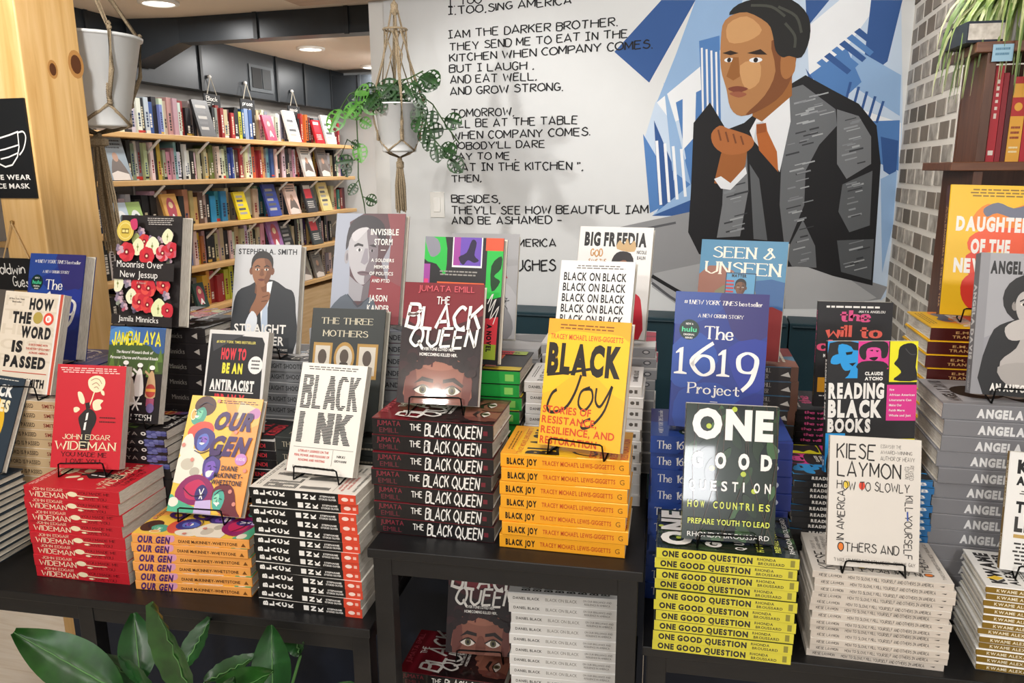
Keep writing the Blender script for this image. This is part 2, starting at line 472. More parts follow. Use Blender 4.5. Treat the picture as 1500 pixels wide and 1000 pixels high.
def put_book(key, M, label, group=None, name='book'):
    d = DES[key]
    r = bpy.data.objects.new(name, None); r.empty_display_size = .03
    r.matrix_world = M; COL.objects.link(r)
    for n, me in (('cover', d['cover']), ('page_block', d['pages'])):
        o = bpy.data.objects.new(n, me); COL.objects.link(o); o.parent = r
    tag(r, label, 'book', group)
    return r
LYING = Matrix(((0, 0, -1), (1, 0, 0), (0, -1, 0))).to_4x4()
REST = MB()                        # books that show too little to stand alone: one object
def rest_book(key, M):
    d = DES[key]; w, h, t = d['w'], d['h'], d['t']; b = .002
    mb = MB(); ms, mf = d['mats']
    mb.box(-w / 2, w / 2, -t / 2, -t / 2 + b, 0, h, mf); mb.box(-w / 2, w / 2, t / 2 - b, t / 2, 0, h, mf); mb.box(-w / 2, -w / 2 + b, -t / 2 + b, t / 2 - b, 0, h, ms)
    mb.box(-w / 2 + b, w / 2 - .002, -t / 2 + b, t / 2 - b, .002, h - .002, PAGES)
    rest_add(mb, M)
def rest_add(mb, M):
    b = len(REST.v); REST.v += [tuple(M @ Vector(v)) for v in mb.v]
    for f, k in zip(mb.f, mb.m): REST.f.append([b + q for q in f]); REST.m.append(REST.mi(mb.mats[k]))
# ------------------------------------------------------------ cover designs
K, WH = '#1b1a1b', '#f1eee8'
def f_red(a):
    a.W(4, 3, 95, 9, 3, '#f3c9bf', 1)
    cr = '#efe3bd'
    a.L('56,26 53,34 49,42', 1.6, cr)
    a.P('46,15 52,11 60,10 68,12 71,17 68,23 62,26 55,26 48,22', cr, True)
    for p in ('50,15 56,13 62,14 66,18', '52,19 58,17 63,20', '55,22 59,21 62,23'): a.L(p, .9, '#b98f72', True)
    a.P('32,27 38,27 43,34 42,38 36,36', cr, True); a.P('28,42 33,41 37,43 33,46 29,46', cr, True)
    a.P('55,36 61,33 70,34 66,38 68,42 60,44 56,42', cr, True); a.P('65,24 70,25 71,29 67,28', cr, True)
    a.P('44,37 50,36 52,42 46,43', '#2a2220')
    a.P('40,47 46,43 54,43 60,47 62,52 60,58 56,64 54,75 55,80 40,80 41,70 41,64 37,56 36,51', '#2a2322', True)
    a.P('47,47 50,46 49,53 46,54', WH); a.P('45,56 48,55 47,63 44,63', WH)
    a.W(66, 50, 90, 58, 2, '#5a1718', 4, .3)
    a.T('JOHN EDGAR', 15, 67.5, 83, 72, cr, 't'); a.T('WIDEMAN', 6, 74.5, 92, 82, cr, 't')
    a.T('YOU MADE ME', 15, 84.5, 80, 88.5, '#260a0b', 't'); a.T('LOVE YOU', 23, 91, 71, 95, '#260a0b', 't')
def s_red(a):
    a.T('JOHN EDGAR', 9, 10, 41, 32, '#f0d9b8', 't'); a.T('WIDEMAN', 6, 46, 45, 88, '#f4e6c4', 't')
    a.P('46,40 50,26 55,34 56,55 52,70 47,62', '#efe3bd', True); a.L('54,55 66,62 78,58', 5, '#efe3bd'); a.E(60, 78, 3, 8, '#efe3bd')
    a.T('YOU MADE ME', 57, 22, 90, 42, '#4d0a0e', 't'); a.T('LOVE YOU', 62, 66, 86, 88, '#4d0a0e', 't')

def f_gen(a):
    a.P('0,0 100,0 100,100 0,100', '#f0a04c'); a.P('0,0 45,0 66,30 50,62 70,100 0,100', '#f2c64a'); a.P('60,0 100,0 100,22 78,30', '#f5b95e')
    a.E(92, 13, 8, 5, '#c07fb0'); a.P('70,3 92,8 66,20', '#d8c9a0')
    a.W(38, 3, 97, 6.5, 2, '#5a2a20', 2)
    # woman with round hair
    a.E(22, 9, 15, 9, '#4a2418'); a.P('10,14 20,10 26,16 22,24 12,26 6,22', '#4f9f86', True); a.P('12,15 20,13 18,20 12,20', '#7fd0a8', True); a.E(8, 17, 4, 5, '#f2e6c0'); a.E(8, 17, 3, 4, '#f0b060')
    a.P('6,30 20,23 36,24 40,32 20,38 8,38', '#d8503c', True); a.P('2,38 12,34 18,46 6,54 0,50', '#e9e2d0', True)
    # blue woman
    a.P('16,34 28,28 42,32 44,40 34,48 20,46', '#3d2f7a', True); a.P('22,36 32,33 37,40 30,48 22,45', '#5a6fc0', True); a.P('26,36 34,36 33,41 27,42', '#8a5fc0', True)
    a.P('0,56 16,46 30,52 40,60 30,72 0,76', '#ece4d2', True); a.E(14, 60, 9, 5, '#c9c0ac'); a.E(26, 66, 7, 4, '#bdb5a4')
    # laughing woman in the middle
    a.E(50, 50, 9, 5, '#2a1d3c'); a.P('36,56 46,51 58,55 58,66 48,73 38,68', '#4b3a86', True); a.P('40,58 50,56 54,64 46,71 40,66', '#7a55b8', True); a.P('42,65 50,64 48,69 43,69', WH, True)
    a.P('6,84 16,72 34,68 52,74 60,86 40,93 14,92', '#8c1f5e', True); a.P('18,78 34,72 46,78 40,88 22,88', '#c4285a', True); a.P('34,80 42,76 50,82 44,90 34,88', '#3a2a6e', True); a.L('38,80 44,88', 1.2, WH); a.L('44,79 40,88', 1.2, WH)
    a.P('0,86 12,90 36,95 54,97 54,100 0,100', '#4fb08a', True); a.E(6, 92, 7, 4, '#e9e2d0'); a.P('36,90 56,88 60,100 36,100', '#c9b6e0')
    # woman with long hair
    a.P('56,80 70,74 84,78 92,94 98,100 80,100 62,94', '#6a1f2c', True); a.P('58,82 68,79 74,86 70,96 60,94', '#4fae9a', True); a.P('60,84 66,83 66,90 60,90', '#8fd8b8', True); a.P('60,90 68,89 66,93', WH)
    for fx, fy, s_, c in ((13, 16, 1, '#2f5a4a'), (28, 39, 1.2, '#241c52'), (48, 62, 1.3, '#2a1a50'), (65, 88, 1.2, '#1f5a4a')):
        a.L([(fx - 4 * s_, fy - 1.4), (fx - 1 * s_, fy - 2.2)], .8, c); a.L([(fx + 2 * s_, fy - 1.8), (fx + 5 * s_, fy - 1)], .8, c); a.L([(fx, fy - 1), (fx - 1.2, fy + 1.2), (fx + .6, fy + 1.4)], .6, c); a.P([(fx - 3 * s_, fy + 2.2), (fx + 3.4 * s_, fy + 2), (fx + .4, fy + 4)], WH, True)
    for s_ in ('60,84 66,80 72,80', '38,55 46,51 56,54', '14,10 22,6 32,8', '20,48 30,50 40,47', '16,80 30,86 46,84'): a.L(s_, .8, '#2a1730', True)
    for x, y in ((40, 4), (58, 24), (72, 30), (66, 46), (80, 80), (88, 90), (20, 56), (4, 44), (94, 62)): a.E(x, y, 2.6, 1.8, '#d98a7a', 10)
    a.T('OUR', 38, 13, 92, 28, '#3d185c', 'x', skew=6); a.T('GEN', 38, 34, 90, 50, '#3d185c', 'x', skew=6)
    a.E(86, 53, 8, 5, '#c98ac8'); a.T('A NOVEL', 80, 51.5, 92, 54, WH, 's')
    a.T('DIANE', 62, 59, 84, 63, '#2a1730', 'b'); a.T('McKINNEY-', 54, 65, 93, 69, '#2a1730', 'b'); a.T('WHETSTONE', 52, 71, 93, 75, '#2a1730', 'b')
def s_gen(a):
    a.E(33, 30, 4, 45, '#d99ab8'); a.T('OUR GEN', 4, 18, 32, 88, '#4a2168', 'x', skew=1.5); a.T('DIANE McKINNEY-WHETSTONE', 40, 42, 90, 72, '#3a1c14', 'b')
    a.P('93,78 95,40 97,78', '#7a4a1c')

def hatch_word(a, word, x0, y0, x1, y1, seed):
    vs, fs = text_shape(word, 'n'); rnd = random.Random(seed)
    # each thick letter is made of many broken lines of print
    n = len(word); w = (x1 - x0) / n
    for i, ch in enumerate(word):
        segs = []
        for st in SG[ch].split(';'):
            raw = [(int(q[0]) / 6, (int(q[1]) - 2) / 7) for q in st.lstrip('~').split()]
            segs += [(raw[k], raw[k + 1]) for k in range(len(raw) - 1)]
        vs = []; fs = []; rows = 20
        for r in range(rows):
            y = (r + .5) / rows; ivs = []
            for p, q in segs:
                if abs(p[1] - q[1]) < .05:
                    if abs(p[1] - y) < .11: ivs.append((min(p[0], q[0]), max(p[0], q[0])))
                elif min(p[1], q[1]) - .03 <= y <= max(p[1], q[1]) + .03:
                    t = min(1, max(0, (y - p[1]) / (q[1] - p[1]))); x = p[0] + t * (q[0] - p[0]); ivs.append((x - .23, x + .23))
            for lo, hi in ivs:
                lo += rnd.uniform(-.05, .03); hi += rnd.uniform(-.03, .05)
                X0 = x0 + (i + .1 + .74 * max(-.15, lo)) * w; X1 = x0 + (i + .1 + .74 * min(1.15, hi)) * w; Y = y1 - y * (y1 - y0); k = len(vs); d = (y1 - y0) / rows * .36
                vs += [(X0, Y - d), (X1, Y - d), (X1, Y + d), (X0, Y + d)]; fs.append((k, k + 1, k + 2, k + 3))
        a.put(vs, fs, '#2a2a2a')
def f_ink(a):
    a.W(10, 3, 92, 7, 2, '#55504a', 3)
    hatch_word(a, 'BLACK', 6, 11, 95, 42, 5); hatch_word(a, 'INK', 8, 45, 92, 73, 6)
    a.R(6, 77, 96, 77.4, '#8a857c'); a.R(66, 77, 66.5, 92, '#8a857c')
    for t, y, x0, x1 in (('LITERARY LEGENDS ON THE', 79.5, 14, 60), ('PERIL POWER AND PLEASURE OF', 83.5, 9, 62), ('READING AND WRITING', 87.5, 16, 56)): a.T(t, x0, y, x1, y + 2, '#c7483e', 'b')
    a.T('NIKKI', 73, 82, 85, 84, K, 'b'); a.T('GIOVANNI', 70, 86, 88, 88, K, 'b')
    a.T('Edited by STEPHANIE STOKES OLIVER', 9, 94, 72, 96.3, '#3a3835', 'b')
def s_ink(a):
    a.R(0, 0, 84, 100, '#191817'); a.R(84, 0, 100, 100, '#d5472f')
    for i, ch in enumerate('BLACK'): a.T(ch, 4 + 6.2 * i, 22, 8.6 + 6.2 * i, 72, WH, 'x', -90)
    for i, ch in enumerate('INK'): a.T(ch, 44 + 7 * i, 25, 48.6 + 7 * i, 78, WH, 'x', -90)
    a.T('STEPHANIE', 67, 28, 81, 46, WH, 'b'); a.T('STOKES OLIVER', 66, 56, 82, 74, WH, 'b'); a.E(90, 50, 3.2, 20, '#f6d9cc'); a.R(95, 35, 98, 65, '#f0b8a8')

def f_mothers(a):
    a.T('THE THREE', 14, 8, 84, 13, '#d8cfb4', 'f'); a.T('MOTHERS', 18, 18.5, 78, 23.5, '#d8cfb4', 'f')
    for x0, x1, rnd_ in ((6, 32, 0), (36, 62, 1), (66, 94, 0)):
        if rnd_: a.E(49, 41, 14, 13, '#b08a48', 24); a.E(49, 41, 11, 10, '#c9c2b4', 24); a.E(49, 40, 6, 6, '#54483e'); a.P('40,51 44,45 54,45 58,51', '#40382f')
        else:
            a.R(x0, 29, x1, 58, '#b08a48'); a.R(x0 + 3, 31.5, x1 - 3, 55, '#cfc8ba'); cx = (x0 + x1) / 2; a.E(cx, 41, 6, 6.5, '#54483e'); a.P([(cx - 8, 54), (cx - 5, 48), (cx + 5, 48), (cx + 8, 54)], '#40382f')
    a.W(20, 82, 80, 92, 2, '#d8cfb4', 3)
def s_mothers(a): a.T('THE THREE MOTHERS', 6, 34, 62, 70, '#b9b09a', 'f'); a.W(70, 40, 92, 70, 1, '#9c9484', 2)

def f_anti(a):
    a.P('4,4 90,6 95,12 94,30 96,70 90,96 8,96 3,70', '#2c2c2e'); a.P('4,4 60,4 40,10 10,22', '#46464a')
    a.T('#1 NEW YORK TIMES BESTSELLER', 14, 10.5, 80, 13, '#e2d56a', 'b')
    a.T('HOW TO', 24, 18, 66, 29, '#e0404a', 'x'); a.T('BE AN', 28, 33, 62, 43, '#ece34a', 'x'); a.T('ANTIRACIST', 10, 50, 84, 60, WH, 'x'); a.R(10, 61.5, 84, 62.5, WH)
    a.T('IBRAM X.', 20, 64.5, 74, 75, '#e0404a', 'x'); a.T('KENDI', 24, 80, 70, 91, '#e0404a', 'x')
    a.E(83, 34, 12, 9, WH, 20); a.W(76, 29, 91, 40, 3, '#444444', 3)
def s_anti(a):
    a.T('HOW TO BE AN ANTIRACIST', 6, 28, 62, 72, WH, 'b'); a.T('KENDI', 72, 30, 90, 70, '#e0404a', 'b')

def f_shooter(a):
    a.T('STEPHEN A. SMITH', 6, 4, 94, 9, '#2b2d30', 'b')
    a.P('2,62 8,44 26,38 40,33 62,33 80,40 92,44 97,62 96,100 3,100', '#33363a', True)
    a.P('42,36 60,34 54,62 48,84 44,62', '#eef0f2'); a.P('48,52 54,50 56,76 50,90 46,74', '#b9c8da')
    a.face(43, 24, 16.5, 14, '#9a6a4c', '#7c5038', '#2b2723')
    a.P('28,62 36,50 38,40 42,38 46,44 56,44 57,50 50,58 40,66 34,72', '#94654a', True); a.L('40,47 38,34', 4, '#94654a'); a.L('46,49 55,47', 1, '#6a4432'); a.L('45,53 54,52', 1, '#6a4432')
    a.P('22,76 31,62 40,68 38,80 30,86', '#dfe4ea', True)
    a.T('STRAIGHT', 6, 74, 84, 82, WH, 'b'); a.T('SHOOTER', 10, 85, 82, 93, WH, 'b'); a.T('MEMOIR OF SECOND CHANCES AND FIRST TAKES', 8, 96, 88, 98, WH, 'b')
def s_shooter(a): a.T('STEPHEN A. SMITH', 6, 32, 38, 68, '#3a3c3e', 'b'); a.T('STRAIGHT SHOOTER', 46, 30, 90, 70, '#3a3c3e', 'b')

def flower(a, x, y, r, c, kind):
    if kind == 'rose':
        for k in range(7): t = k * .9; a.E(x + r * .55 * math.cos(t), y + r * .37 * math.sin(t), r * .6, r * .4, c if k % 2 else '#c93440')
        a.E(x, y, r * .38, r * .25, '#8c1c28'); a.E(x, y, r * .15, r * .1, '#efe3bd')
    elif kind == 'lily':
        a.P([(x, y - r * .8), (x + r, y - r * .25), (x + r * .6, y + r * .6), (x - r * .4, y + r * .75), (x - r, y)], c, True); a.L([(x, y + r * .4), (x, y - r * .3)], .8, '#7d8a4c'); a.E(x, y, r * .16, r * .12, '#8a9050')
    else:
        for k in range(9): t = k * 2.4; q = r * .22 * math.sqrt(k); a.E(x + q * math.cos(t), y + q * .7 * math.sin(t), r * .3, r * .2, (c, '#8f7f92', '#c7a9b4')[k % 3])
def f_moon(a):
    rnd = random.Random(3)
    for y0, y1 in ((14, 40), (60, 86)):
        for k in range(15): flower(a, rnd.uniform(4, 96), rnd.uniform(y0, y1), rnd.uniform(5, 9), rnd.choice(['#6f6a78', '#77806a', '#b58a92', '#5b5266', '#87786c']), 'tuft')
    for x, y, r, c, k in ((40, 15, 8, '#7f6f9c', 'tuft'), (32, 22, 7, '#9aa36a', 'lily'), (46, 24, 9, '#d24a3c', 'rose'), (58, 22, 7, '#a9a6a0', 'tuft'), (84, 19, 9, '#e9e8c0', 'lily'), (36, 29, 10, '#e9e8bf', 'lily'), (60, 28, 11, '#ecebc8', 'lily'),
                          (18, 34, 12, '#d8404a', 'rose'), (6, 32, 9, '#dd9aa4', 'tuft'), (52, 37, 11, '#d6343c', 'rose'), (78, 34, 10, '#d98a94', 'rose'), (92, 31, 10, '#c65a68', 'rose'), (6, 63, 10, '#ecebc8', 'lily'), (22, 62, 9, '#8a8494', 'tuft'),
                          (42, 65, 12, '#d6343c', 'rose'), (58, 66, 11, '#e0564c', 'rose'), (82, 63, 10, '#d85a4c', 'rose'), (30, 74, 9, '#ecebc8', 'lily'), (44, 79, 11, '#dd5a54', 'rose'), (58, 81, 10, '#d84a44', 'rose'), (76, 84, 12, '#e4e8b4', 'lily'), (91, 85, 9, '#c23440', 'rose'), (88, 72, 8, '#9a94a6', 'tuft'), (10, 78, 9, '#8f9486', 'tuft'), (20, 84, 8, '#b0566a', 'tuft')):
        flower(a, x, y, r, c, k)
    a.E(18, 15, 14, 9.5, '#dcc35c', 28); a.E(18, 15, 11, 7.4, '#ead98a', 28); a.E(18, 15, 10, 6.6, '#d8bd52', 28); a.R(12, 13, 24, 17.5, '#7a6420'); a.R(13, 14, 17.5, 16.5, '#ead98a'); a.R(18.5, 14, 23, 16.5, '#ead98a')
    a.P('26,6 36,4 38,12 30,14', '#c8406a', True)
    a.R(0, 43, 100, 59, '#2c2828')
    a.W(54, 3, 97, 10, 4, '#cfc8c2', 4, .35)
    a.T('Moonrise Over', 6, 42, 82, 48, WH, 's'); a.T('New Jessup', 12, 51, 74, 57, WH, 's'); a.T('A Novel', 40, 60.5, 55, 62.5, '#b9b2aa', 's')
    a.R(0, 91, 100, 100, '#2c2828'); a.T('Jamila Minnicks', 12, 92, 78, 97, WH, 's')
def s_moon(a):
    a.T('Moonrise Over New Jessup', 5, 30, 50, 66, '#d8d2ca', 's'); a.T('Minnicks', 58, 36, 76, 66, '#9c968e', 's'); a.P('86,50 92,30 92,70', '#b9b2aa')

def f_jam(a):
    a.P('0,0 100,0 100,24 60,20 30,26 0,20', '#3f66a0'); a.P('0,4 30,0 50,8 40,18 0,16', '#4f86c0', True); a.P('0,20 40,14 100,24 100,48 0,52', '#45592f'); a.P('70,6 100,2 100,26 80,24', '#3a5a8a', True)
    for x, y in ((8, 36), (20, 44), (88, 40), (94, 30), (76, 46), (10, 56)): a.P([(x, y - 9), (x + 5, y + 6), (x - 5, y + 6)], '#5f7c38')
    a.T('JAMBALAYA', 5, 6, 92, 19, '#ecdf3a', 'p'); a.T("The Natural Woman's Book of", 14, 25, 80, 28, WH, 'b', skew=1); a.T('Personal Charms and Practical Rituals', 4, 31, 90, 34, WH, 'b', skew=1)
    for x, y, c in ((34, 46, WH), (60, 48, WH), (82, 50, '#c2a078'), (46, 58, '#d9d2c2')):
        a.E(x, y - 5, 4.5, 3, '#2e1f16'); a.P([(x - 4, y - 2), (x + 4, y - 2), (x + 9, y + 22), (x - 9, y + 22)], c, True); a.L([(x - 4, y), (x - 12, y - 4)], 2.4, c); a.E(x, y - 8, 5, 2.4, WH)
    a.E(28, 74, 10, 7, '#7a6f66'); a.E(28, 74, 7, 5, '#4a423c'); a.E(82, 66, 9, 7, '#b0443a'); a.R(74, 64, 91, 67, '#d8a04a'); a.R(76, 74, 90, 82, '#9a4a66'); a.E(84, 84, 7, 5, '#6a5a8a')
    for k in range(6): t = k * 1.05; a.L([(58, 80), (58 + 11 * math.cos(t), 80 + 8 * math.sin(t))], 2.2, WH)
    a.T('LUISAH TEISH', 12, 91, 88, 97, WH, 's')
def s_jam(a):
    a.T('JAMBALAYA', 10, 30, 66, 72, '#a49a92', 's'); a.E(73, 48, 3, 22, WH); a.E(73, 48, 1.5, 10, '#1a1718')
    for k in range(10): a.E(80 + (k % 4) * 5.5, 22 + (k // 4) * 28, 3.6, 17, ('#5c5f92', '#474a80', '#6f72a6')[k % 3])

def f_1619(a):
    for p, c in (('0,0 60,0 40,18 0,24', '#294690'), ('50,0 100,0 100,30 70,34 56,16', '#33306e'), ('0,40 30,30 50,50 20,70 0,66', '#274b9e'), ('60,40 100,34 100,66 76,70', '#2a3a92'), ('10,74 50,66 80,82 50,100 8,100', '#274698'), ('70,80 100,72 100,100 66,100', '#24307c')): a.P(p, c, True)
    a.T('#1', 10, 6, 16, 9, WH, 'f'); a.T('NEW YORK TIMES', 18, 6, 66, 9, WH, 'f', skew=1); a.T('bestseller', 69, 6, 93, 9, WH, 'f'); a.T('A NEW ORIGIN STORY', 26, 16, 74, 18.5, WH, 'f')
    a.E(17, 28, 11, 7.5, '#16302c', 22); a.T('NOW A', 13, 23, 21, 24.5, WH, 'b'); a.T('hulu', 9, 26, 25, 29.5, '#4fd09a', 'b'); a.T('ORIGINAL', 11, 31, 23, 32.3, WH, 'b'); a.T('SERIES', 13, 33.4, 21, 34.6, WH, 'b')
    a.T('The', 34, 25, 64, 34, WH, 'f')
    [(a.P([(x + 5, 42), (x + 9, 41), (x + 9, 59), (x + 14, 60), (x + 14, 61), (x, 61), (x, 60), (x + 5, 59), (x + 5, 45), (x + 1, 46), (x + 1, 45)], WH)) for x in (3, 49)]; a.T('6', 22, 37, 44, 61, WH, 'd'); a.T('9', 68, 43, 90, 67, WH, 'd')
    a.T('Project', 20, 67, 74, 74.5, WH, 'f'); a.R(44, 79.8, 52, 80.2, WH); a.T('Created by NIKOLE HANNAH-JONES', 22, 82, 80, 84, WH, 'f')
def s_1619(a):
    a.P('0,0 30,0 20,100 0,100', '#294690'); a.T('The 1619 Project', 5, 28, 54, 72, WH, 'f'); a.E(86, 50, 5, 22, '#c9cfe4'); a.E(86, 50, 3, 13, '#22307c')

def f_word(a):
    for i, (y, t) in enumerate(((4, 'HTWT'), (18, 'THET'), (33, 'HETR'), (48, 'OISD'), (63, 'PASH'))): a.T(t, 3, y, 96, y + 10, '#d6c9b4', 'b')
    a.R(91, 0, 94, 100, '#e2e0da'); a.R(94, 0, 98.5, 100, '#c2503c')
    a.T('#1 New York Times', 8, 6.5, 34, 8.2, '#5a5048', 'b'); a.T('Bestseller', 14, 9.5, 30, 11.2, '#5a5048', 'b')
    for t, x0, x1, y in (('HOW', 44, 84, 5.5), ('THE', 18, 50, 20), ('WORD', 36, 86, 34), ('IS', 24, 42, 49), ('PASSED', 14, 84, 64), ('CLINT SMITH', 20, 86, 86)): a.T(t, x0, y, x1, y + (11 if y < 80 else 8), K, 'x')
    a.E(61, 25, 8, 6, '#b09a4a', 20); a.E(79, 25.5, 8.5, 6.3, '#dd4a36', 20); a.E(79, 25.5, 5, 3.6, WH, 16); a.T('E', 77, 24, 81, 27, '#dd4a36', 'b')
    for t, y, x0, x1 in (('A RECKONING WITH', 51, 52, 84), ('THE HISTORY OF SLAVERY', 55, 48, 88), ('ACROSS AMERICA', 59, 54, 86)): a.T(t, x0, y, x1, y + 2, '#c2503c', 'b')
    a.R(14, 80, 88, 80.8, '#c2503c')
def s_word(a): a.T('HOW THE WORD IS PASSED', 6, 30, 66, 72, '#4a3a2c', 'b'); a.T('SMITH', 76, 32, 92, 70, '#8a3a2c', 'b')

def f_eyes(a):
    a.E(38, 52, 40, 32, '#e7b72e', 30); a.E(36, 52, 22, 18, '#efe0a8', 26); a.E(34, 52, 15, 13, '#3a3424', 24); a.E(34, 52, 7, 6, '#12151b')
    a.W(20, 3, 92, 5, 1, '#d9d4c8', 3); a.T('BLACK', 8, 9, 82, 21, WH, 'x'); a.T('GAZES', 8, 25, 82, 37, '#f0e6c0', 'x'); a.W(20, 84, 84, 92, 2, '#d9d4c8', 4)
def s_eyes(a): a.R(0, 0, 100, 100, '#33414f'); a.T('SES', 54, 28, 72, 72, WH, 'x'); a.E(84, 50, 5, 24, '#c9c3a8'); a.E(84, 50, 2.5, 12, '#2c3845')

def f_storm(a):
    a.P('0,0 46,0 30,18 24,50 30,74 0,90', '#a7adbb'); a.P('20,8 40,0 78,0 80,30 70,44 78,60 70,100 30,100', '#5d4448'); a.P('74,0 100,0 100,100 64,100 80,62 82,20', '#8a4c50'); a.P('56,56 80,60 100,66 100,100 48,100', '#8f3a40')
    a.P('17,34 19,14 32,3 52,2 70,10 75,28 66,24 54,15 38,14 26,22', '#3d393d', True)
    a.E(19, 40, 3.4, 6.5, '#a5a1a5'); a.E(19.5, 40, 1.6, 3.6, '#7c767b')
    a.P('21,26 30,16 44,13 58,18 64,32 62,48 56,58 46,65 36,62 28,54 22,42', '#bab7ba', True); a.P('46,15 60,19 64,32 62,48 56,58 47,64 48,50 52,40', '#7f757b', True)
    a.P('24,20 34,14 48,13 40,20 30,26', '#cfccce', True)
    a.P('29,29 34,27 42,28.5 42,30.5 35,29.5 29,31', '#3a3638'); a.P('50,29 58,28 62,31 56,30.5', '#3a3337')
    a.E(36.5, 33.5, 4.2, 1.5, '#dcdada'); a.E(37, 33.5, 1.7, 1.5, '#2c292b'); a.E(55, 34, 3.6, 1.3, '#9a9297'); a.E(55.5, 34, 1.5, 1.3, '#231f22')
    a.P('45,32 49,32 51,44 46,47 40,45', '#98929a'); a.P('36,54 44,52.5 54,54 50,56.5 41,56.5', '#77636a', True); a.L('37,54.5 45,54 53,54.5', .8, '#4c3d43')
    a.P('25,57 36,63 46,66 56,60 54,80 26,80', '#a09da2'); a.P('46,66 56,60 54,80 44,80', '#6f676c')
    a.P('0,88 22,74 40,86 56,76 66,84 64,100 0,100', '#59626d', True); a.L('24,74 40,85 55,77', 1.2, '#414a54')
    for t, x0, x1, y, h in (('INVISIBLE', 52, 92, 14, 5.5), ('STORM', 58, 84, 23, 5.5), ('A SOLDIERS', 55, 88, 41, 3), ('MEMOIR', 60, 82, 47, 3), ('OF POLITICS', 54, 88, 53, 3), ('AND PTSD', 58, 84, 59.5, 3), ('JASON', 56, 82, 74, 5.5), ('KANDER', 54, 86, 83, 5.5)): a.T(t, x0, y, x1, y + h, WH, 'b')
    a.R(68, 33, 75, 33.7, WH); a.R(66, 68, 73, 68.7, WH)
def s_storm(a): a.T('INVISIBLE STORM', 6, 30, 52, 70, '#5a2a30', 'b'); a.T('KANDER', 66, 30, 90, 72, '#3d3d40', 'b')

def f_bq(a):
    a.R(0, 0, 100, 100, '#75111f'); a.P('0,30 30,40 60,36 100,26 100,100 0,100', '#3f0c13'); a.P('0,36 20,44 48,50 80,42 100,36 100,100 0,100', '#1d0c0f')
    rnd = random.Random(9)
    for k in range(26): a.E(rnd.uniform(3, 97), 54 + rnd.uniform(0, 18) + abs(k % 13 - 6) * .8, rnd.uniform(4, 8), rnd.uniform(2.5, 5), rnd.choice(['#1a0c0f', '#241013', '#301418']))
    a.P('12,74 26,64 50,61 74,64 88,76 86,100 14,100', '#8a5646', True); a.P('24,66 50,61 76,66 62,72 38,72', '#9c6552', True); a.P('10,78 20,70 24,88 18,100 10,100', '#6b3a32', True); a.P('82,72 92,80 88,100 80,100', '#6b3a32', True)
    a.P('40,60 43,60 42,70 40,70', '#4a0d14'); a.P('20,84 30,78 44,80 44,83 30,81.5', '#1d1110'); a.P('56,80 70,78 82,84 80,86 68,81.5 56,83', '#1d1110')
    for k in range(22):
        u = k / 21; a.E(9 + 82 * u, 75 - 12.5 * math.sin(math.pi * u) + rnd.uniform(-1.5, 1.5), 5.5, 3.2, rnd.choice(['#1a0c0f', '#241013', '#2c1418']))
    for x in (32, 68): a.P([(x - 11, 89), (x, 85), (x + 10, 89), (x, 92.5)], '#e6dcd2', True); a.E(x, 88.6, 4.4, 3.3, '#5e5a3c'); a.E(x, 88.6, 2, 1.7, '#120c0a'); a.L([(x - 12, 89), (x, 84.8), (x + 11, 89)], 1.2, '#1a0e0d', True)
    a.P('46,84 54,84 57,98 50,100 43,98', '#764436', True)
    a.T('JUMATA EMILL', 18, 2.5, 88, 7.5, '#cf5560', 's'); a.T('THE', 42, 12, 58, 18, WH, 'q'); a.T('BLACK', 6, 19, 96, 38, WH, 'q', skew=3); a.T('QUEEN', 12, 38, 92, 53, WH, 'q', skew=3)
    a.T('EVERYONE LOVED HER.', 28, 54, 68, 56.5, WH, 'b'); a.T('HOMECOMING KILLED HER.', 25, 58.5, 72, 61, WH, 'b')
def s_bq(a):
    a.T('JUMATA', 4, 14, 24, 42, '#8a2a38', 's'); a.T('EMILL', 6, 56, 22, 84, '#6a2430', 's'); a.T('THE', 32, 26, 41, 62, WH, 'q'); a.T('BLACK QUEEN', 44, 18, 90, 84, WH, 'q', skew=1); a.R(92, 40, 95.5, 66, '#6a1826')

def f_joy(a):
    a.R(0, 0, 100, 14, '#f0a52a'); a.P('0,14 60,10 100,16 100,60 50,40 0,60', '#f4bf26', True)
    a.W(12, 4, 88, 9, 2, '#8a5a1c', 5); a.T("TRACEY MICHAE'L LEWIS-GIGGETTS", 4, 12, 92, 16, '#d0552a', 'b')
    a.T('BLACK', 3, 19, 92, 42, '#20190f', 'x'); a.L('4,45 30,42 62,37', 2.2, '#20190f')
    a.L('46,43 40,58 30,70 14,74 8,70 12,60 18,56', 2.6, '#20190f', True); a.L('58,52 48,56 46,66 54,70 62,62 60,54 52,54', 2.2, '#20190f', True); a.L('66,52 66,62 72,66 80,56 84,50 78,68 66,80 54,84 52,80 62,76', 2.2, '#20190f', True)
    for t, x1, y in (('STORIES OF', 62, 69), ('RESISTANCE,', 70, 77), ('RESILIENCE, AND', 92, 85), ('RESTORATION', 72, 93)): a.T(t, 3, y, x1, y + 5.6, '#cf4a22', 'b')
def s_joy(a): a.T('BLACK JOY', 5, 30, 29, 74, '#241a0c', 'x'); a.T("TRACEY MICHAE'L LEWIS-GIGGETTS", 33, 36, 89, 68, '#bf4a1e', 'b'); a.T('G', 92.5, 34, 96, 70, '#7a4a14', 's')

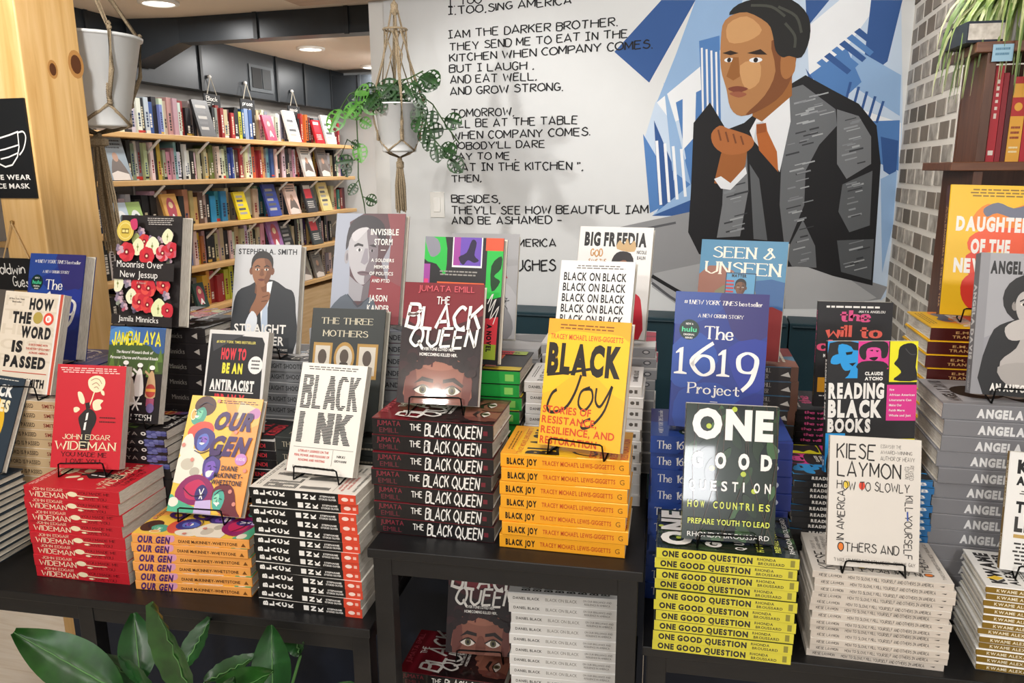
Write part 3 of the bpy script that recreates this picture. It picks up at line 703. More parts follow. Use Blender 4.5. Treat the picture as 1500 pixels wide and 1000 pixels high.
def f_ogq(a):
    rnd = random.Random(5)
    for k in range(46):
        x, y, t = rnd.uniform(0, 100), rnd.uniform(0, 100), rnd.uniform(0, 6.28); r = rnd.uniform(8, 17)
        c, s_ = math.cos(t), math.sin(t)
        a.P([(x + r * (u * c - v * s_), y + r * .66 * (u * s_ + v * c)) for u, v in ((-1, 0), (-.3, .38), (.4, .34), (1, 0), (.4, -.34), (-.3, -.38))], rnd.choice(['#1e2c1c', '#2f4628', '#141e14', '#41603a', '#23331f', '#0f1610']), True)
    for k in range(7): x = rnd.uniform(0, 100); a.L([(x, 0), (x + rnd.uniform(-20, 20), rnd.uniform(30, 60)), (x + rnd.uniform(-30, 30), 100)], .7, '#4a3a30', True)
    for x, y in ((52, 3), (25, 16), (64, 50), (30, 47), (76, 62)): a.E(x, y, 3, 2, '#b9c83e', 10)
    a.T('ONE', 7, 3, 94, 24, WH, 'x'); a.T('G', 8, 35, 20, 46, WH, 'x'); a.T('O', 33, 35, 45, 46, WH, 'x'); a.T('O', 58, 35, 70, 46, WH, 'x'); a.T('D', 82, 35, 94, 46, WH, 'x')
    for i, ch in enumerate('QUESTION'): x = 6 + 11.6 * i; a.T(ch, x, 56, x + (6.5 if ch != 'I' else 1.8), 63, WH, 'b')
    for i, ch in enumerate('HOW COUNTRIES'):
        if ch != ' ': x = 5 + 7 * i; a.T(ch, x, 71, x + (4.6 if ch != 'I' else 1.2), 76, '#d8df5a', 'b')
    a.T('PREPARE YOUTH TO LEAD', 6, 84, 94, 88, '#d8df5a', 'b'); a.T('RHONDA BROUSSARD', 6, 94, 94, 97.5, WH, 's')
def s_ogq(a):
    a.T('ONE GOOD QUESTION', 4, 24, 68, 78, '#1f1c10', 'x'); a.T('RHONDA', 71, 20, 84, 44, '#3a351a', 'b'); a.T('BROUSSARD', 72, 58, 90, 82, '#3a351a', 'b'); a.R(94, 20, 97, 80, '#8a842c')

def f_kl(a):
    k = '#2b2724'
    a.T('KIESE', 8, 6, 50, 17, k, 'h'); a.T('LAYMON', 9, 20, 78, 31, k, 'h')
    a.T('ESSAYS BY THE', 56, 5, 78, 7.5, '#5a544e', 'h'); a.T('AWARD-WINNING', 56, 9.5, 90, 12, '#5a544e', 'h'); a.T('AUTHOR OF HEAVY', 56, 14, 93, 17, '#5a544e', 'h')
    a.T('REVISED', 88, 20, 92, 31, '#6a645e', 'h', 90); a.T('EDITION', 83, 21, 87, 30, '#6a645e', 'h', 90)
    a.E(19.5, 37.5, 3, 3, '#e3c33c'); a.E(36.5, 37.5, 3.4, 3.2, '#d8452e'); a.T('HOW TO SLOWLY', 9, 34.5, 88, 41, k, 'h')
    a.T('KILL YOURSELF', 84, 43, 92, 91, k, 'h', 90); a.L('86.5,55 87,62', 1.6, '#2f4fa0'); a.T('IN AMERICA', 10, 42, 18, 80, k, 'h', -90)
    a.E(15, 85, 3.2, 3, '#e07a2c'); a.T('OTHERS AND', 12, 82, 78, 88.5, k, 'h'); a.T('"I WAS STUNNED INTO STILLNESS" -ROXANE GAY', 8, 94, 96, 96.5, '#4a443e', 'h')
def s_kl(a): a.T('KIESE LAYMON', 5, 30, 21, 68, '#2c2723', 'w'); a.T('HOW TO SLOWLY KILL YOURSELF AND OTHERS IN AMERICA', 26, 28, 86, 70, '#2c2723', 'w'); a.P('90,48 94,40 93,58', '#3a3430')

def f_kwame(a):
    for t, y in (('KWAME', 6), ('ALEXANDER', 20)): a.T(t, 10, y, 92, y + (11 if y < 10 else 7), K, 'x')
    a.W(12, 32, 90, 36, 2, '#55504a', 2); a.T('THE', 12, 41, 40, 50, K, 'x'); a.T('LIGHT', 12, 54, 70, 66, '#3a3835', 'x'); a.R(12, 69, 88, 72, '#c2a05a'); a.W(12, 76, 90, 96, 6, '#3a3835', 7)
    a.P('22,4 30,12 26,18 18,12', '#e6c23c')
def s_kwame(a): a.T('KWAME ALEXANDER', 8, 30, 48, 70, '#efe6cc', 'b'); a.T('LIGHT', 70, 32, 86, 68, '#efe6cc', 'b')

def f_angela(a):
    a.R(0, 0, 9, 100, '#8f8f93'); 
    a.R(9, 0, 100, 100, '#a3a3a7'); a.P('9,60 60,40 100,46 100,100 9,100', '#94949a'); a.T('ANGELA Y. DAVIS', 10, 5.5, 92, 14, K, 'x')
    a.P('12,100 14,60 30,48 60,44 90,54 96,100', '#202022', True); a.face(50, 36, 15, 13, '#b7b2ae', '#8f8984', '#1c1b1c', 'afro')
    a.P('30,88 26,76 40,66 46,54 54,52 58,58 52,72 42,88', '#b3aeaa', True); a.P('28,52 40,46 52,48 56,54 44,60 32,60', '#bdb8b4', True); a.P('24,80 52,76 70,86 60,94 34,92', '#a6a19d', True)
    a.T('AN AUTOBIOGRAPHY', 18, 91.5, 94, 96.5, WH, 'x')
def s_angela(a): a.T('ANGELA DAVIS', 22, 26, 76, 78, '#e6e6e6', 'x'); a.T('AN AUTOBIOGRAPHY', 80, 34, 98, 66, '#d0d0d2', 'b')

def f_daugh(a):
    a.W(20, 3, 96, 10, 3, '#8a6a1c', 6)
    a.P('26,24 40,14 60,18 84,13 104,18 104,40 60,36 30,34', '#f08a2c', True); a.P('36,18 50,13 66,17 84,14 90,22 70,25 50,21 40,24', '#6f7486', True)
    a.P('24,40 50,32 104,36 104,58 60,50 28,52', '#ee5a30', True); a.P('22,54 40,50 50,60 44,72 26,68', '#e2452c', True); a.P('20,74 34,66 52,72 54,86 36,96 22,88', '#d93a2c', True); a.P('50,60 104,56 104,90 60,92', '#ef7a34', True)
    for t, x0, x1, y in (('DAUGHTERS', 9, 92, 24), ('OF THE', 26, 66, 41), ('NEW YEAR', 10, 90, 56)): a.T(t, x0, y, x1, y + 10.5, WH, 'x')
    a.T('E.M. TRAN', 40, 88, 80, 94, WH, 'b')
def s_daugh(a): a.T('DAUGHTERS OF THE NEW YEAR', 30, 30, 94, 72, '#d8a86a', 'b'); a.T('E.M.', 17, 26, 27, 44, '#d8a86a', 'b', 0); a.T('TRAN', 15, 56, 28, 76, '#d8a86a', 'b', 0)

def f_read(a):
    a.ys = .70
    a.R(0, 0, 34, 40, '#2f9be0'); a.P('2,2 34,2 34,10 20,8 16,16 22,20 18,26 26,30 20,40 0,40', '#2b2b2d', True); a.P('6,16 16,14 14,24 4,24', '#2f9be0', True); a.P('12,4 26,6 30,18 24,22 30,28 20,32 14,22', '#2f9be0', True); a.P('20,12 28,11 27,14 21,15', K); a.P('24,24 32,23 28,27', K)
    a.R(34, 0, 68, 30, '#de3f92'); a.P('36,6 50,0 66,2 66,16 60,18 58,8 46,8 42,20 36,16', '#2b2b2d', True); a.P('44,8 58,8 58,20 50,25 44,20', '#e0509c', True); a.P('46,10 50,9 50,11', K); a.P('53,10 57,10 55,12', K); a.P('46,18 56,17 52,21', K, True); a.P('38,22 62,22 66,30 34,30', '#2b2b2d', True)
    a.R(69, 0, 100, 44, '#eee62e'); a.P('80,6 92,2 99,8 98,28 100,42 74,42 82,34 78,28 74,24 78,18', '#2b2b2d', True); a.L('86,8 92,14 98,14', 1, '#4a4a4c', True)
    a.T('CLAUDE', 42, 33, 62, 36.5, WH, 'x'); a.T('ATCHO', 42, 38.5, 62, 42, WH, 'x')
    for t, x1, y, h in (('READING', 64, 45, 16), ('BLACK', 62, 63.5, 18), ('BOOKS', 50, 84, 14)): a.T(t, 2, y, x1, y + h, WH, 'x')
    a.R(67, 47, 100, 86, '#de3f92')
    for i, t in enumerate(('How', 'African American', 'Literature Can', 'Make Our', 'Faith More', 'Whole and Just')): a.T(t, 70, 51 + 5.6 * i, 70 + 1.75 * len(t), 53.4 + 5.6 * i, WH, 'b')
    a.ys = 1; a.R(0, 70, 22, 100, '#2f9be0'); a.P('2,100 4,84 14,76 20,88 18,100', '#2b2b2d', True); a.R(60, 74, 100, 100, '#eee62e'); a.P('66,100 70,84 84,78 94,90 96,100', '#2b2b2d', True)
def s_read(a): a.T('READING BLACK BOOKS', 14, 26, 60, 76, WH, 'x'); a.R(88, 0, 100, 100, '#2a6ea8'); a.T('B', 91, 26, 96, 74, WH, 'b')

def f_will(a):
    a.W(6, 4, 92, 8, 1, WH, 2); a.T('-MAYA ANGELOU', 54, 8, 90, 10.2, WH, 'b')
    a.T('the', 30, 8, 69, 18, '#e0568a', 'v'); a.T('will to', 14, 22, 84, 33, '#e8685a', 'v'); a.T('change', 4, 36, 88, 46, '#e8567e', 'v')
    a.T('MEN MASCULINITY AND LOVE', 10, 49.5, 88, 52.5, WH, 'x'); a.R(4, 72, 14, 86, '#e0a02c'); a.P('17,86 20,72 30,72 27,86', '#e0a02c'); a.R(33, 72, 43, 86, '#e0a02c'); a.W(6, 89, 60, 91, 1, WH, 3)
def s_will(a): a.T('the will to change', 8, 20, 58, 70, '#d8568a', 'v'); a.W(70, 40, 92, 70, 1, '#c9a04a', 2)

def f_seen(a):
    a.P('0,0 100,0 100,40 60,30 0,44', '#4d86a8'); a.P('0,30 40,26 60,60 30,100 0,100', '#94604e', True); a.P('50,40 100,34 100,70 60,78', '#2c5a8e', True); a.P('60,62 100,58 100,100 56,100', '#8a3030', True); a.P('20,44 60,36 70,60 40,72', '#7d7a5a', True)
    a.T('SEEN &', 15, 6, 86, 15, '#f0e6d4', 'f'); a.T('UNSEEN', 8, 19, 93, 29, '#f0e6d4', 'f')
    a.R(32, 27.5, 67, 58, '#203c58'); a.R(33, 28.3, 66, 57, '#5b9ac0'); a.T('MATTER', 39, 28.6, 56, 31.2, K, 'x'); a.face(50, 40, 6.5, 6, '#7a5238', '#5c3a28', '#1c1613')
    for k in range(4): a.R(33, 34 + 3 * k, 42, 35.5 + 3 * k, '#c23a3a')
    a.W(20, 84, 84, 94, 2, '#f0e6d4', 3)
def s_seen(a): a.T('SEEN & UNSEEN', 6, 26, 50, 72, '#c9c0b2', 'f'); a.T('MARC LAMONT HILL', 54, 14, 78, 40, '#c9c0b2', 'f'); a.T('TODD BREWSTER', 56, 56, 76, 82, '#c9c0b2', 'f'); a.P('86,60 92,34 94,70', '#d8d2c8'); a.R(94, 0, 100, 100, '#6d4a3a')

def f_freedia(a):
    a.T('BIG FREEDIA', 8, 5, 92, 17, K, 'x'); a.T('GOD', 18, 21, 34, 27, '#c8955c', 'p'); a.T('SAVE THE', 16, 30, 40, 34.5, '#b98a5a', 'p'); a.T('QUEEN DIVA', 14, 38, 44, 43, '#b98a5a', 'p')
    a.T('NICOLE', 80, 21, 93, 24, K, 'b'); a.T('BALIN', 81, 26, 92, 29, K, 'b')
    a.P('46,40 50,26 62,22 76,28 80,60 76,70 50,66', '#1f1a1c', True); a.P('53,20 56,12 62,16 66,10 70,16 76,12 77,22', '#c9a878', True); a.P('56,34 66,30 72,38 68,50 60,52', '#8a5a44', True); a.L('58,36 63,35', .9, K); a.L('66,35 71,36', .9, K)
    a.P('40,72 60,58 84,60 92,70 92,100 36,100', '#cf2438', True); a.P('60,66 66,64 68,100 58,100', '#a81a2c')
def s_freedia(a): a.R(0, 0, 100, 16, '#d4d2d0'); a.T('BIG FREEDIA', 8, 30, 46, 70, '#4a4a4c', 'b'); a.E(92, 50, 3.4, 20, '#5a5a5c'); a.E(92, 50, 2.2, 12, '#d8d6d4')

def f_bob(a):
    a.W(20, 4, 88, 8, 2, '#6a6660', 2)
    for i in range(8):
        y = 10.5 + 9.4 * i
        a.T('BLACK ON BLACK', 6, y, 90, y + 7, K if i < 7 else '#4a4a4a', 'b')
    a.T('DANIEL BLACK', 22, 92, 78, 96, K, 'b')
def s_bob(a): a.T('DANIEL BLACK', 4, 36, 26, 60, '#3a3835', 'b'); a.T('BLACK ON BLACK', 31, 34, 57, 62, '#7a766e', 's'); a.T('ON OUR BRILLIANCE AND', 62, 26, 85, 44, '#5a5650', 's'); a.T('RESILIENCE IN AMERICA', 63, 56, 84, 74, '#5a5650', 's'); a.E(91, 50, 1.8, 16, '#5a5650'); a.R(94, 34, 96.5, 66, '#5a5650')

def f_olive(a):
    a.R(0, 0, 100, 100, '#2b2a2c'); a.P('0,0 26,0 28,30 16,22 0,18', '#2fb84a', True); a.P('0,0 16,2 20,12 8,16', '#8a8a94', True); a.R(0, 22, 8, 60, '#a04a9c'); a.R(1, 34, 6, 46, '#e0407a')
    a.R(36, 0, 74, 24, WH); a.R(37.5, 0, 72.5, 22.5, '#6d4fb0'); a.R(37.5, 0, 46, 22.5, '#a2489c'); a.P('44,16 54,12 60,2 66,4 64,14 70,18 64,20 56,18 50,22', '#2c2340', True)
    a.P('78,0 100,0 100,12 78,10', '#e0583a'); a.P('80,10 100,10 100,46 80,50', '#2fb84a'); a.P('86,22 98,14 98,24 90,30 98,34 88,42', '#123a1c', True); a.R(78, 48, 98, 64, '#2b2a2c')
    a.W(20, 27, 72, 32, 2, '#9a9690', 3); a.R(18, 36, 78, 78, '#e8663a')
    for k in range(14): a.E(22 + 4 * k, 39.5, 2.4, 2.4, '#1d1b1c', 8)
    a.T('OLIVE', 24, 45, 74, 58, '#1d1b1c', 'x'); a.T('AN URBAN TALE', 24, 62, 74, 70, '#1d1b1c', 'b')
    a.P('80,64 98,62 97,96 79,96', '#d8404a'); a.R(79, 84, 97, 96, '#9ab03a'); a.T('A NOVEL', 85, 68, 91, 90, '#1d1b1c', 'x', 90)
    a.L('84,52 90,44 86,58 94,48 88,64 98,54 92,68', 1, WH, True); a.P('4,70 14,66 16,100 0,100', '#c9b02c', True)
def s_olive(a): a.T('Moses', 6, 26, 24, 48, '#0f3a1a', 'b'); a.T('McKenzie', 6, 60, 26, 84, '#0f3a1a', 'b'); a.T('OLIVE', 40, 26, 66, 78, '#0f3a1a', 'x'); a.R(88, 26, 95, 76, '#8ac860')

def f_grey(a):
    a.P('0,0 100,0 100,30 0,40', '#a2a2a4'); a.P('0,50 60,40 100,60 100,100 0,100', '#b8b8ba', True)
    for i in range(3): a.T('FREE', 20, 8 + 8 * i, 84, 13.5 + 8 * i, '#2c3456', 'x')
    a.T('SUMMER', 16, 32, 86, 42, '#a82030', 'x')
    rnd = random.Random(4)
    for k in range(10): a.L([(60 + rnd.uniform(0, 30), 60 + rnd.uniform(0, 20)) for _ in range(4)], .8, '#3a3a3c', True)
    a.P('56,74 80,68 96,84 90,100 50,100', '#8d8d90', True)
def s_grey(a): a.T('SUMMER', 10, 28, 50, 72, '#a83a40', 'x'); a.T('SOLDIER', 60, 30, 90, 70, '#3a3c4a', 'b')

BOOKS = dict(
    red=(.143, .215, 'pb', '#c6222f', '#bf202c', '#c6222f', f_red, s_red, .42, 0),
    gen=(.162, .244, 'hb', '#f0a04c', '#efa452', '#f0a04c', f_gen, s_gen, .36, 0),
    ink=(.140, .210, 'pb', '#e9e4da', '#191817', '#e9e4da', f_ink, s_ink, .42, 0),
    mothers=(.164, .249, 'hb', '#323634', '#2c302f', '#323634', f_mothers, s_mothers, .45, 0),
    anti=(.144, .216, 'pb', '#dedcd8', '#242426', '#dedcd8', f_anti, s_anti, .42, 0),
    shooter=(.166, .250, 'hb', '#c9cacb', '#8f9193', '#c9cacb', f_shooter, s_shooter, .4, 0),
    moon=(.164, .242, 'hb', '#2c2828', '#252122', '#2c2828', f_moon, s_moon, .4, 0),
    jam=(.138, .207, 'pb', '#211d1f', '#231f20', '#211d1f', f_jam, s_jam, .4, 0),
    p1619=(.167, .252, 'hb', '#243784', '#213179', '#243784', f_1619, s_1619, .35, 0),
    word=(.148, .222, 'pb', '#dfd3c0', '#c8ac84', '#dfd3c0', f_word, s_word, .45, 0),
    eyes=(.136, .204, 'hb', '#2f3b46', '#2b3641', '#2f3b46', f_eyes, s_eyes, .4, 0),
    storm=(.162, .244, 'hb', '#9a9aa4', '#a2a4a6', '#8a4c50', f_storm, s_storm, .4, 0),
    bq=(.149, .223, 'hb', '#6a0f1c', '#0f0b0c', '#6a0f1c', f_bq, s_bq, .5, .45),
    joy=(.147, .220, 'hb', '#f3b228', '#eda324', '#f0a52a', f_joy, s_joy, .36, 0),
    ogq=(.152, .229, 'pb', '#1e2a1d', '#d5cb35', '#1e2a1d', f_ogq, s_ogq, .24, .7),
    kl=(.143, .215, 'pb', '#dad4cb', '#d3c9bd', '#dad4cb', f_kl, s_kl, .5, 0),
    kwame=(.129, .197, 'hb', '#ecebe7', '#86681f', '#ecebe7', f_kwame, s_kwame, .4, 0),
    angela=(.163, .247, 'hb', '#9b9b9f', '#7f7f83', '#9b9b9f', f_angela, s_angela, .4, 0),
    daugh=(.172, .259, 'hb', '#f1c021', '#4e1713', '#f1c021', f_daugh, s_daugh, .38, 0),
    read=(.158, .238, 'pb', '#2b2b2d', '#222224', '#2b2b2d', f_read, s_read, .42, 0),
    will=(.143, .215, 'pb', '#2d2c2e', '#201f21', '#2d2c2e', f_will, s_will, .42, 0),
    seen=(.170, .240, 'hb', '#54809c', '#332d2b', '#54809c', f_seen, s_seen, .38, 0),
    freedia=(.163, .245, 'hb', '#eceae6', '#a9a9aa', '#eceae6', f_freedia, s_freedia, .4, 0),
    bob=(.152, .229, 'hb', '#efeeec', '#dcdbd8', '#efeeec', f_bob, s_bob, .42, 0),
    olive=(.163, .245, 'hb', '#2b2a2c', '#1f9a3e', '#2b2a2c', f_olive, s_olive, .4, 0),
    grey=(.157, .241, 'hb', '#acacae', '#b0b0b1', '#acacae', f_grey, s_grey, .42, 0),
)
# ------------------------------------------------------------ room shell
RZ = RA
def rbox(name, x0, x1, y0, y1, z0, z1, m, bevel=0, parent=None):
    mb = MB().box(x0, x1, y0, y1, z0, z1, m)
    return mb.build(name, parent, None if parent else (0, 0, 0), 0 if parent else RZ, bevel=bevel)

struct(rbox('floor', -3.6, 4, -4.5, 6.75, FLOOR - .1, FLOOR, FLOORM))
struct(rbox('ceiling', -3.6, 4, -4.5, 6.75, CEIL, CEIL + .1, CEILM))
struct(rbox('wall_left', -3.6, -3.48, -4.5, 6.75, FLOOR, CEIL, mat('#96938f', .75, var=.03)))
struct(rbox('wall_far', -3.48, -1.0, 6.55, 6.7, FLOOR, CEIL, WALL))
YW = 3.483
struct(rbox('wall_back', -1.575, 2.6, YW, YW + .14, FLOOR, CEIL, WALL))
struct(rbox('trim_1', -1.66, -1.576, YW + .02, YW + .16, FLOOR, CEIL, mat('#e4e3df', .6, var=.02)))
struct(rbox('wall_right', 2.45, 2.6, -4.5, YW, FLOOR, CEIL, WALL))

# limewashed brick pier standing out from the back wall, built brick by brick in one mesh
mb = MB(); BR = brick_mat(); MORT = mat('#e9e5dc', .9, var=.05)
PX0, PY0 = .655, 2.70
mb.box(PX0, 2.4, PY0, YW, FLOOR, CEIL, MORT)
rnd = random.Random(2)
BRS = [BR, BR, BR, mat('#6f6960', .9, var=.25), mat('#948d83', .9, var=.25), mat('#857b70', .9, var=.25)]
z = FLOOR; row = 0
while z < CEIL - .06:
    y = PY0 + .008 - (0.0 if row % 2 else .065)
    while y < YW - .03:
        a0, a1 = max(y, PY0 + .006) + rnd.uniform(0, .006), min(y + .116, YW - .004) + rnd.uniform(-.006, 0)
        if a1 - a0 > .03: mb.box(PX0 - rnd.uniform(.001, .004), PX0 + .01, a0, a1, z + rnd.uniform(.0, .003), z + .056 + rnd.uniform(-.003, 0), rnd.choice(BRS))
        y += .136
    x = PX0 + .006 - (0 if row % 2 else .1)
    while x < 1.3:
        a0 = max(x, PX0 + .006)
        mb.box(a0, x + .19, PY0 - rnd.uniform(.001, .004), PY0 + .01, z, z + .055, rnd.choice(BRS))
        x += .212
    z += .0745; row += 1
o = struct(mb.build('wall_brick', None, (0, 0, 0), RZ))

# timber post
mb = MB(); mb.box(-2.112, -1.96, 1.85, 2.067, FLOOR, CEIL, PINE)
KN = mat('#5a3216', .5, var=.2); KN2 = mat('#b98548', .5)
def knot(y, z, r, el):
    pts = [(-1.9595, y + r * math.cos(t), z + r * el * math.sin(t)) for t in [k * math.pi / 8 for k in range(16)]]
    mb.add([(-1.9597, y + (p[1] - y) * 1.5, z + (p[2] - z) * 1.5) for p in pts], [tuple(range(16))], KN2)
    mb.add(pts, [tuple(range(16))], KN)
knot(1.955, 1.90, .012, 1.5); knot(2.045, 1.925, .02, 1.4)
post = mb.build('timber_post', None, (0, 0, 0), RZ, bevel=.004)
tag(post, 'square pine post with dark knots rising behind the left table', 'post')

# ------------------------------------------------------------ ducts
def paneled(name, parent, x0, x1, y0, y1, z0, z1, seams, axis):
    mb = MB().box(x0, x1, y0, y1, z0, z1, DUCT)
    for s_ in seams:
        if axis == 'y': mb.box(x1, x1 + .012, s_ - .012, s_ + .012, z0 - .006, z1, mat('#24272a', .5))
        else: mb.box(s_ - .012, s_ + .012, y0 - .012, y0, z0 - .006, z1, mat('#24272a', .5))
    return mb.build(name, parent)
du = empty('air_duct', rw(0, 0, 0), RZ)
paneled('wall_run', du, -3.479, -3.375, 3.0, 6.549, 2.125, CEIL - .001, (3.62, 4.55, 5.45, 5.86, 6.3), 'y')
gf = MB().box(-3.374, -3.368, 5.09, 5.39, 2.17, 2.355, mat('#4b4f52', .4, .5)).build('grille_frame', du)
g = MB()
g.box(-3.372, -3.364, 5.12, 5.235, 2.195, 2.335, mat('#0d0e0f', .6)); g.box(-3.372, -3.364, 5.25, 5.36, 2.195, 2.335, mat('#26292b', .5))
g.build('grille', gf)
paneled('end_run', du, -3.37, -2.45, 6.30, 6.549, 2.12, 2.40, (-3.1, -2.75), 'x')
tag(du, 'dark grey metal air duct running along the wall above the bookshelves', 'duct')
dc = empty('air_duct', rw(0, 0, 0), RZ)
paneled('cross_run', dc, -3.05, -1.86, 3.95, 4.06, 2.315, CEIL - .001, (-2.55, -2.0), 'x')
mb = MB()
pr = [(-3.05, 3.95), (-3.05, 4.06), (-3.36, 4.10), (-3.36, 3.90)]
zz = [(2.315, 2.449), (2.315, 2.449), (2.2, 2.449), (2.2, 2.449)]
vs = [(x, y, z[0]) for (x, y), z in zip(pr, zz)] + [(x, y, z[1]) for (x, y), z in zip(pr, zz)]
mb.add(vs, [(0, 1, 2, 3), (7, 6, 5, 4), (0, 3, 7, 4), (1, 0, 4, 5), (2, 1, 5, 6), (3, 2, 6, 7)], DUCT).build('angled_elbow', dc)
mb = MB(); vs = [(-1.86, 3.95, 2.315), (-1.86, 4.06, 2.315), (-1.79, 4.06, 2.36), (-1.79, 3.95, 2.36), (-1.86, 3.95, 2.449), (-1.86, 4.06, 2.449), (-1.79, 4.06, 2.449), (-1.79, 3.95, 2.449)]
mb.add(vs, [(0, 1, 2, 3), (7, 6, 5, 4), (0, 3, 7, 4), (1, 0, 4, 5), (2, 1, 5, 6), (3, 2, 6, 7)], DUCT).build('end_cap', dc)
tag(dc, 'dark grey metal duct crossing under the ceiling towards the lettered wall', 'duct')

so = rbox('soffit', -2.0, -1.15, 3.2, 3.48, 2.36, CEIL, wood('soffit_wood', ('#9a7f66', '#a98d74', '#b89c82'), (1, 12, 12)))
struct(so)

# ceiling lights over the bookshelves
for i, (x, y, l) in enumerate(((-2.906, 5.163, 'round recessed ceiling light in front of the duct grille'), (-2.928, 6.2, 'small round recessed ceiling light furthest away, by the hanging plant'), (-2.86, 3.571, 'round recessed ceiling light nearest, before the crossing duct'))):
    t = empty('ceiling_light', rw(x, y, CEIL), RZ)
    tr = MB().lathe([(.075, -.001), (.1, -.001), (.1, -.012), (.08, -.016), (.075, -.010), (.075, -.001)], mat('#efece6', .5)).build('trim_ring', t, smooth=True)
    MB().lathe([(.0, -.009), (.077, -.009)], GLOW, n=24).build('diffuser', tr)
    tag(t, l, 'ceiling light', 'recessed ceiling lights')
    area('ceiling_lamp', rw(x + .02, y, CEIL - .03), .15, 13 if i < 2 else 9)
for x, y, e in ((-2.5, 4.6, 10), (-2.5, 5.8, 9)): area('ceiling_lamp', rw(x, y, CEIL - .02), .3, e, target=rw(-3.3, y, 1.3))

# ------------------------------------------------------------ bookshelf wall
XF = -3.243
SHZ = [1.819, 1.553, 1.269, 1.005, .73]
for i, z in enumerate(SHZ):
    t = empty('book_shelf', rw(XF, 3.0, z), RZ)
    MB().box(-.235, 0, 0, 3.42, -.03, 0, PLANK).build('board', t, bevel=.003)
    for k in range(6 if i < 4 else 0):
        y = .95 + .45 * k
        b = MB()
        b.tube([(-.008, y, -.031), (-.225, y, -.21)], .008, mat('#d9d8d4', .5), 6)
        b.tube([(-.228, y, -.03), (-.228, y, -.21)], .006, mat('#d9d8d4', .5), 6)
        b.build('bracket', t)
    tag(t, f'long pine wall shelf full of books, {ordinal(i + 1)} from the top', 'shelf', 'pine wall shelves')
cb = empty('base_cabinet', rw(XF, 3.0, FLOOR), RZ)
MB().box(-.235, -.01, 0, 3.42, .1, .765, wood('cabinet_pine', ('#b59468', '#c2a276', '#cdb086'), (6, .8, 10))).build('carcass', cb, bevel=.003)
MB().box(-.235, -.03, 0, 3.42, 0, .1, mat('#1d1d1f', .6)).build('plinth', cb)
tag(cb, 'low pine base cabinet under the lowest wall shelf', 'cabinet')

def ray(px, py): return CAM_R @ Vector(((px - 750) / F_PX, -(py - 500) / F_PX, -1))
RINV = ROOM.inverted()
def shelf_y(px, z):
    """room y of the point of the shelf front line at height z seen at this column"""
    lo, hi = -400.0, 1400.0
    for _ in range(40):
        py = (lo + hi) / 2
        d = RINV @ ray(px, py); p = d * (XF / d.x)
        if p.z + 1.6 > z: lo = py
        else: hi = py
    return p.y
PAL = dict(w=('#cfccc6', 'white'), c=('#b3a48e', 'cream'), g=('#82807d', 'grey'), k=('#1c1c1f', 'black'), r=('#962d30', 'red'), m=('#552a30', 'maroon'), p=('#bd8793', 'pink'), b=('#345086', 'blue'),
           l=('#7c98b8', 'pale blue'), t=('#33707a', 'teal'), n=('#1f2b4c', 'navy'), y=('#c9a63a', 'yellow'), o=('#bc6436', 'orange'), v=('#4a4276', 'violet'), s=('#be7463', 'salmon'), e=('#71703f', 'olive green'), u=('#54413a', 'brown'), h=('#b08f60', 'tan'), q=('#2f86ac', 'bright blue'))
rnd = random.Random(11)
def simple_book(w, h, t, col, bands):
    """spine towards +X; a cover folded round a page block"""
    mb = MB(); m = mat(col, .5, var=.08)
    b = .0018
    mb.box(-b, 0, 0, t, 0, h, m); mb.box(-w, -b, 0, b, 0, h, m); mb.box(-w, -b, t - b, t, 0, h, m)
    mb.box(-w + .003, -b, b, t - b, .002, h - .003, PAGES)
    for z0, z1, y0, y1, c in bands:
        mb.box(0, .0006, t * y0, t * y1, h * z0, h * z1, mat(c, .5))
    return mb
SHN = ['top', 'second', 'third', 'fourth', 'lowest']
SHELF_KEY = {}
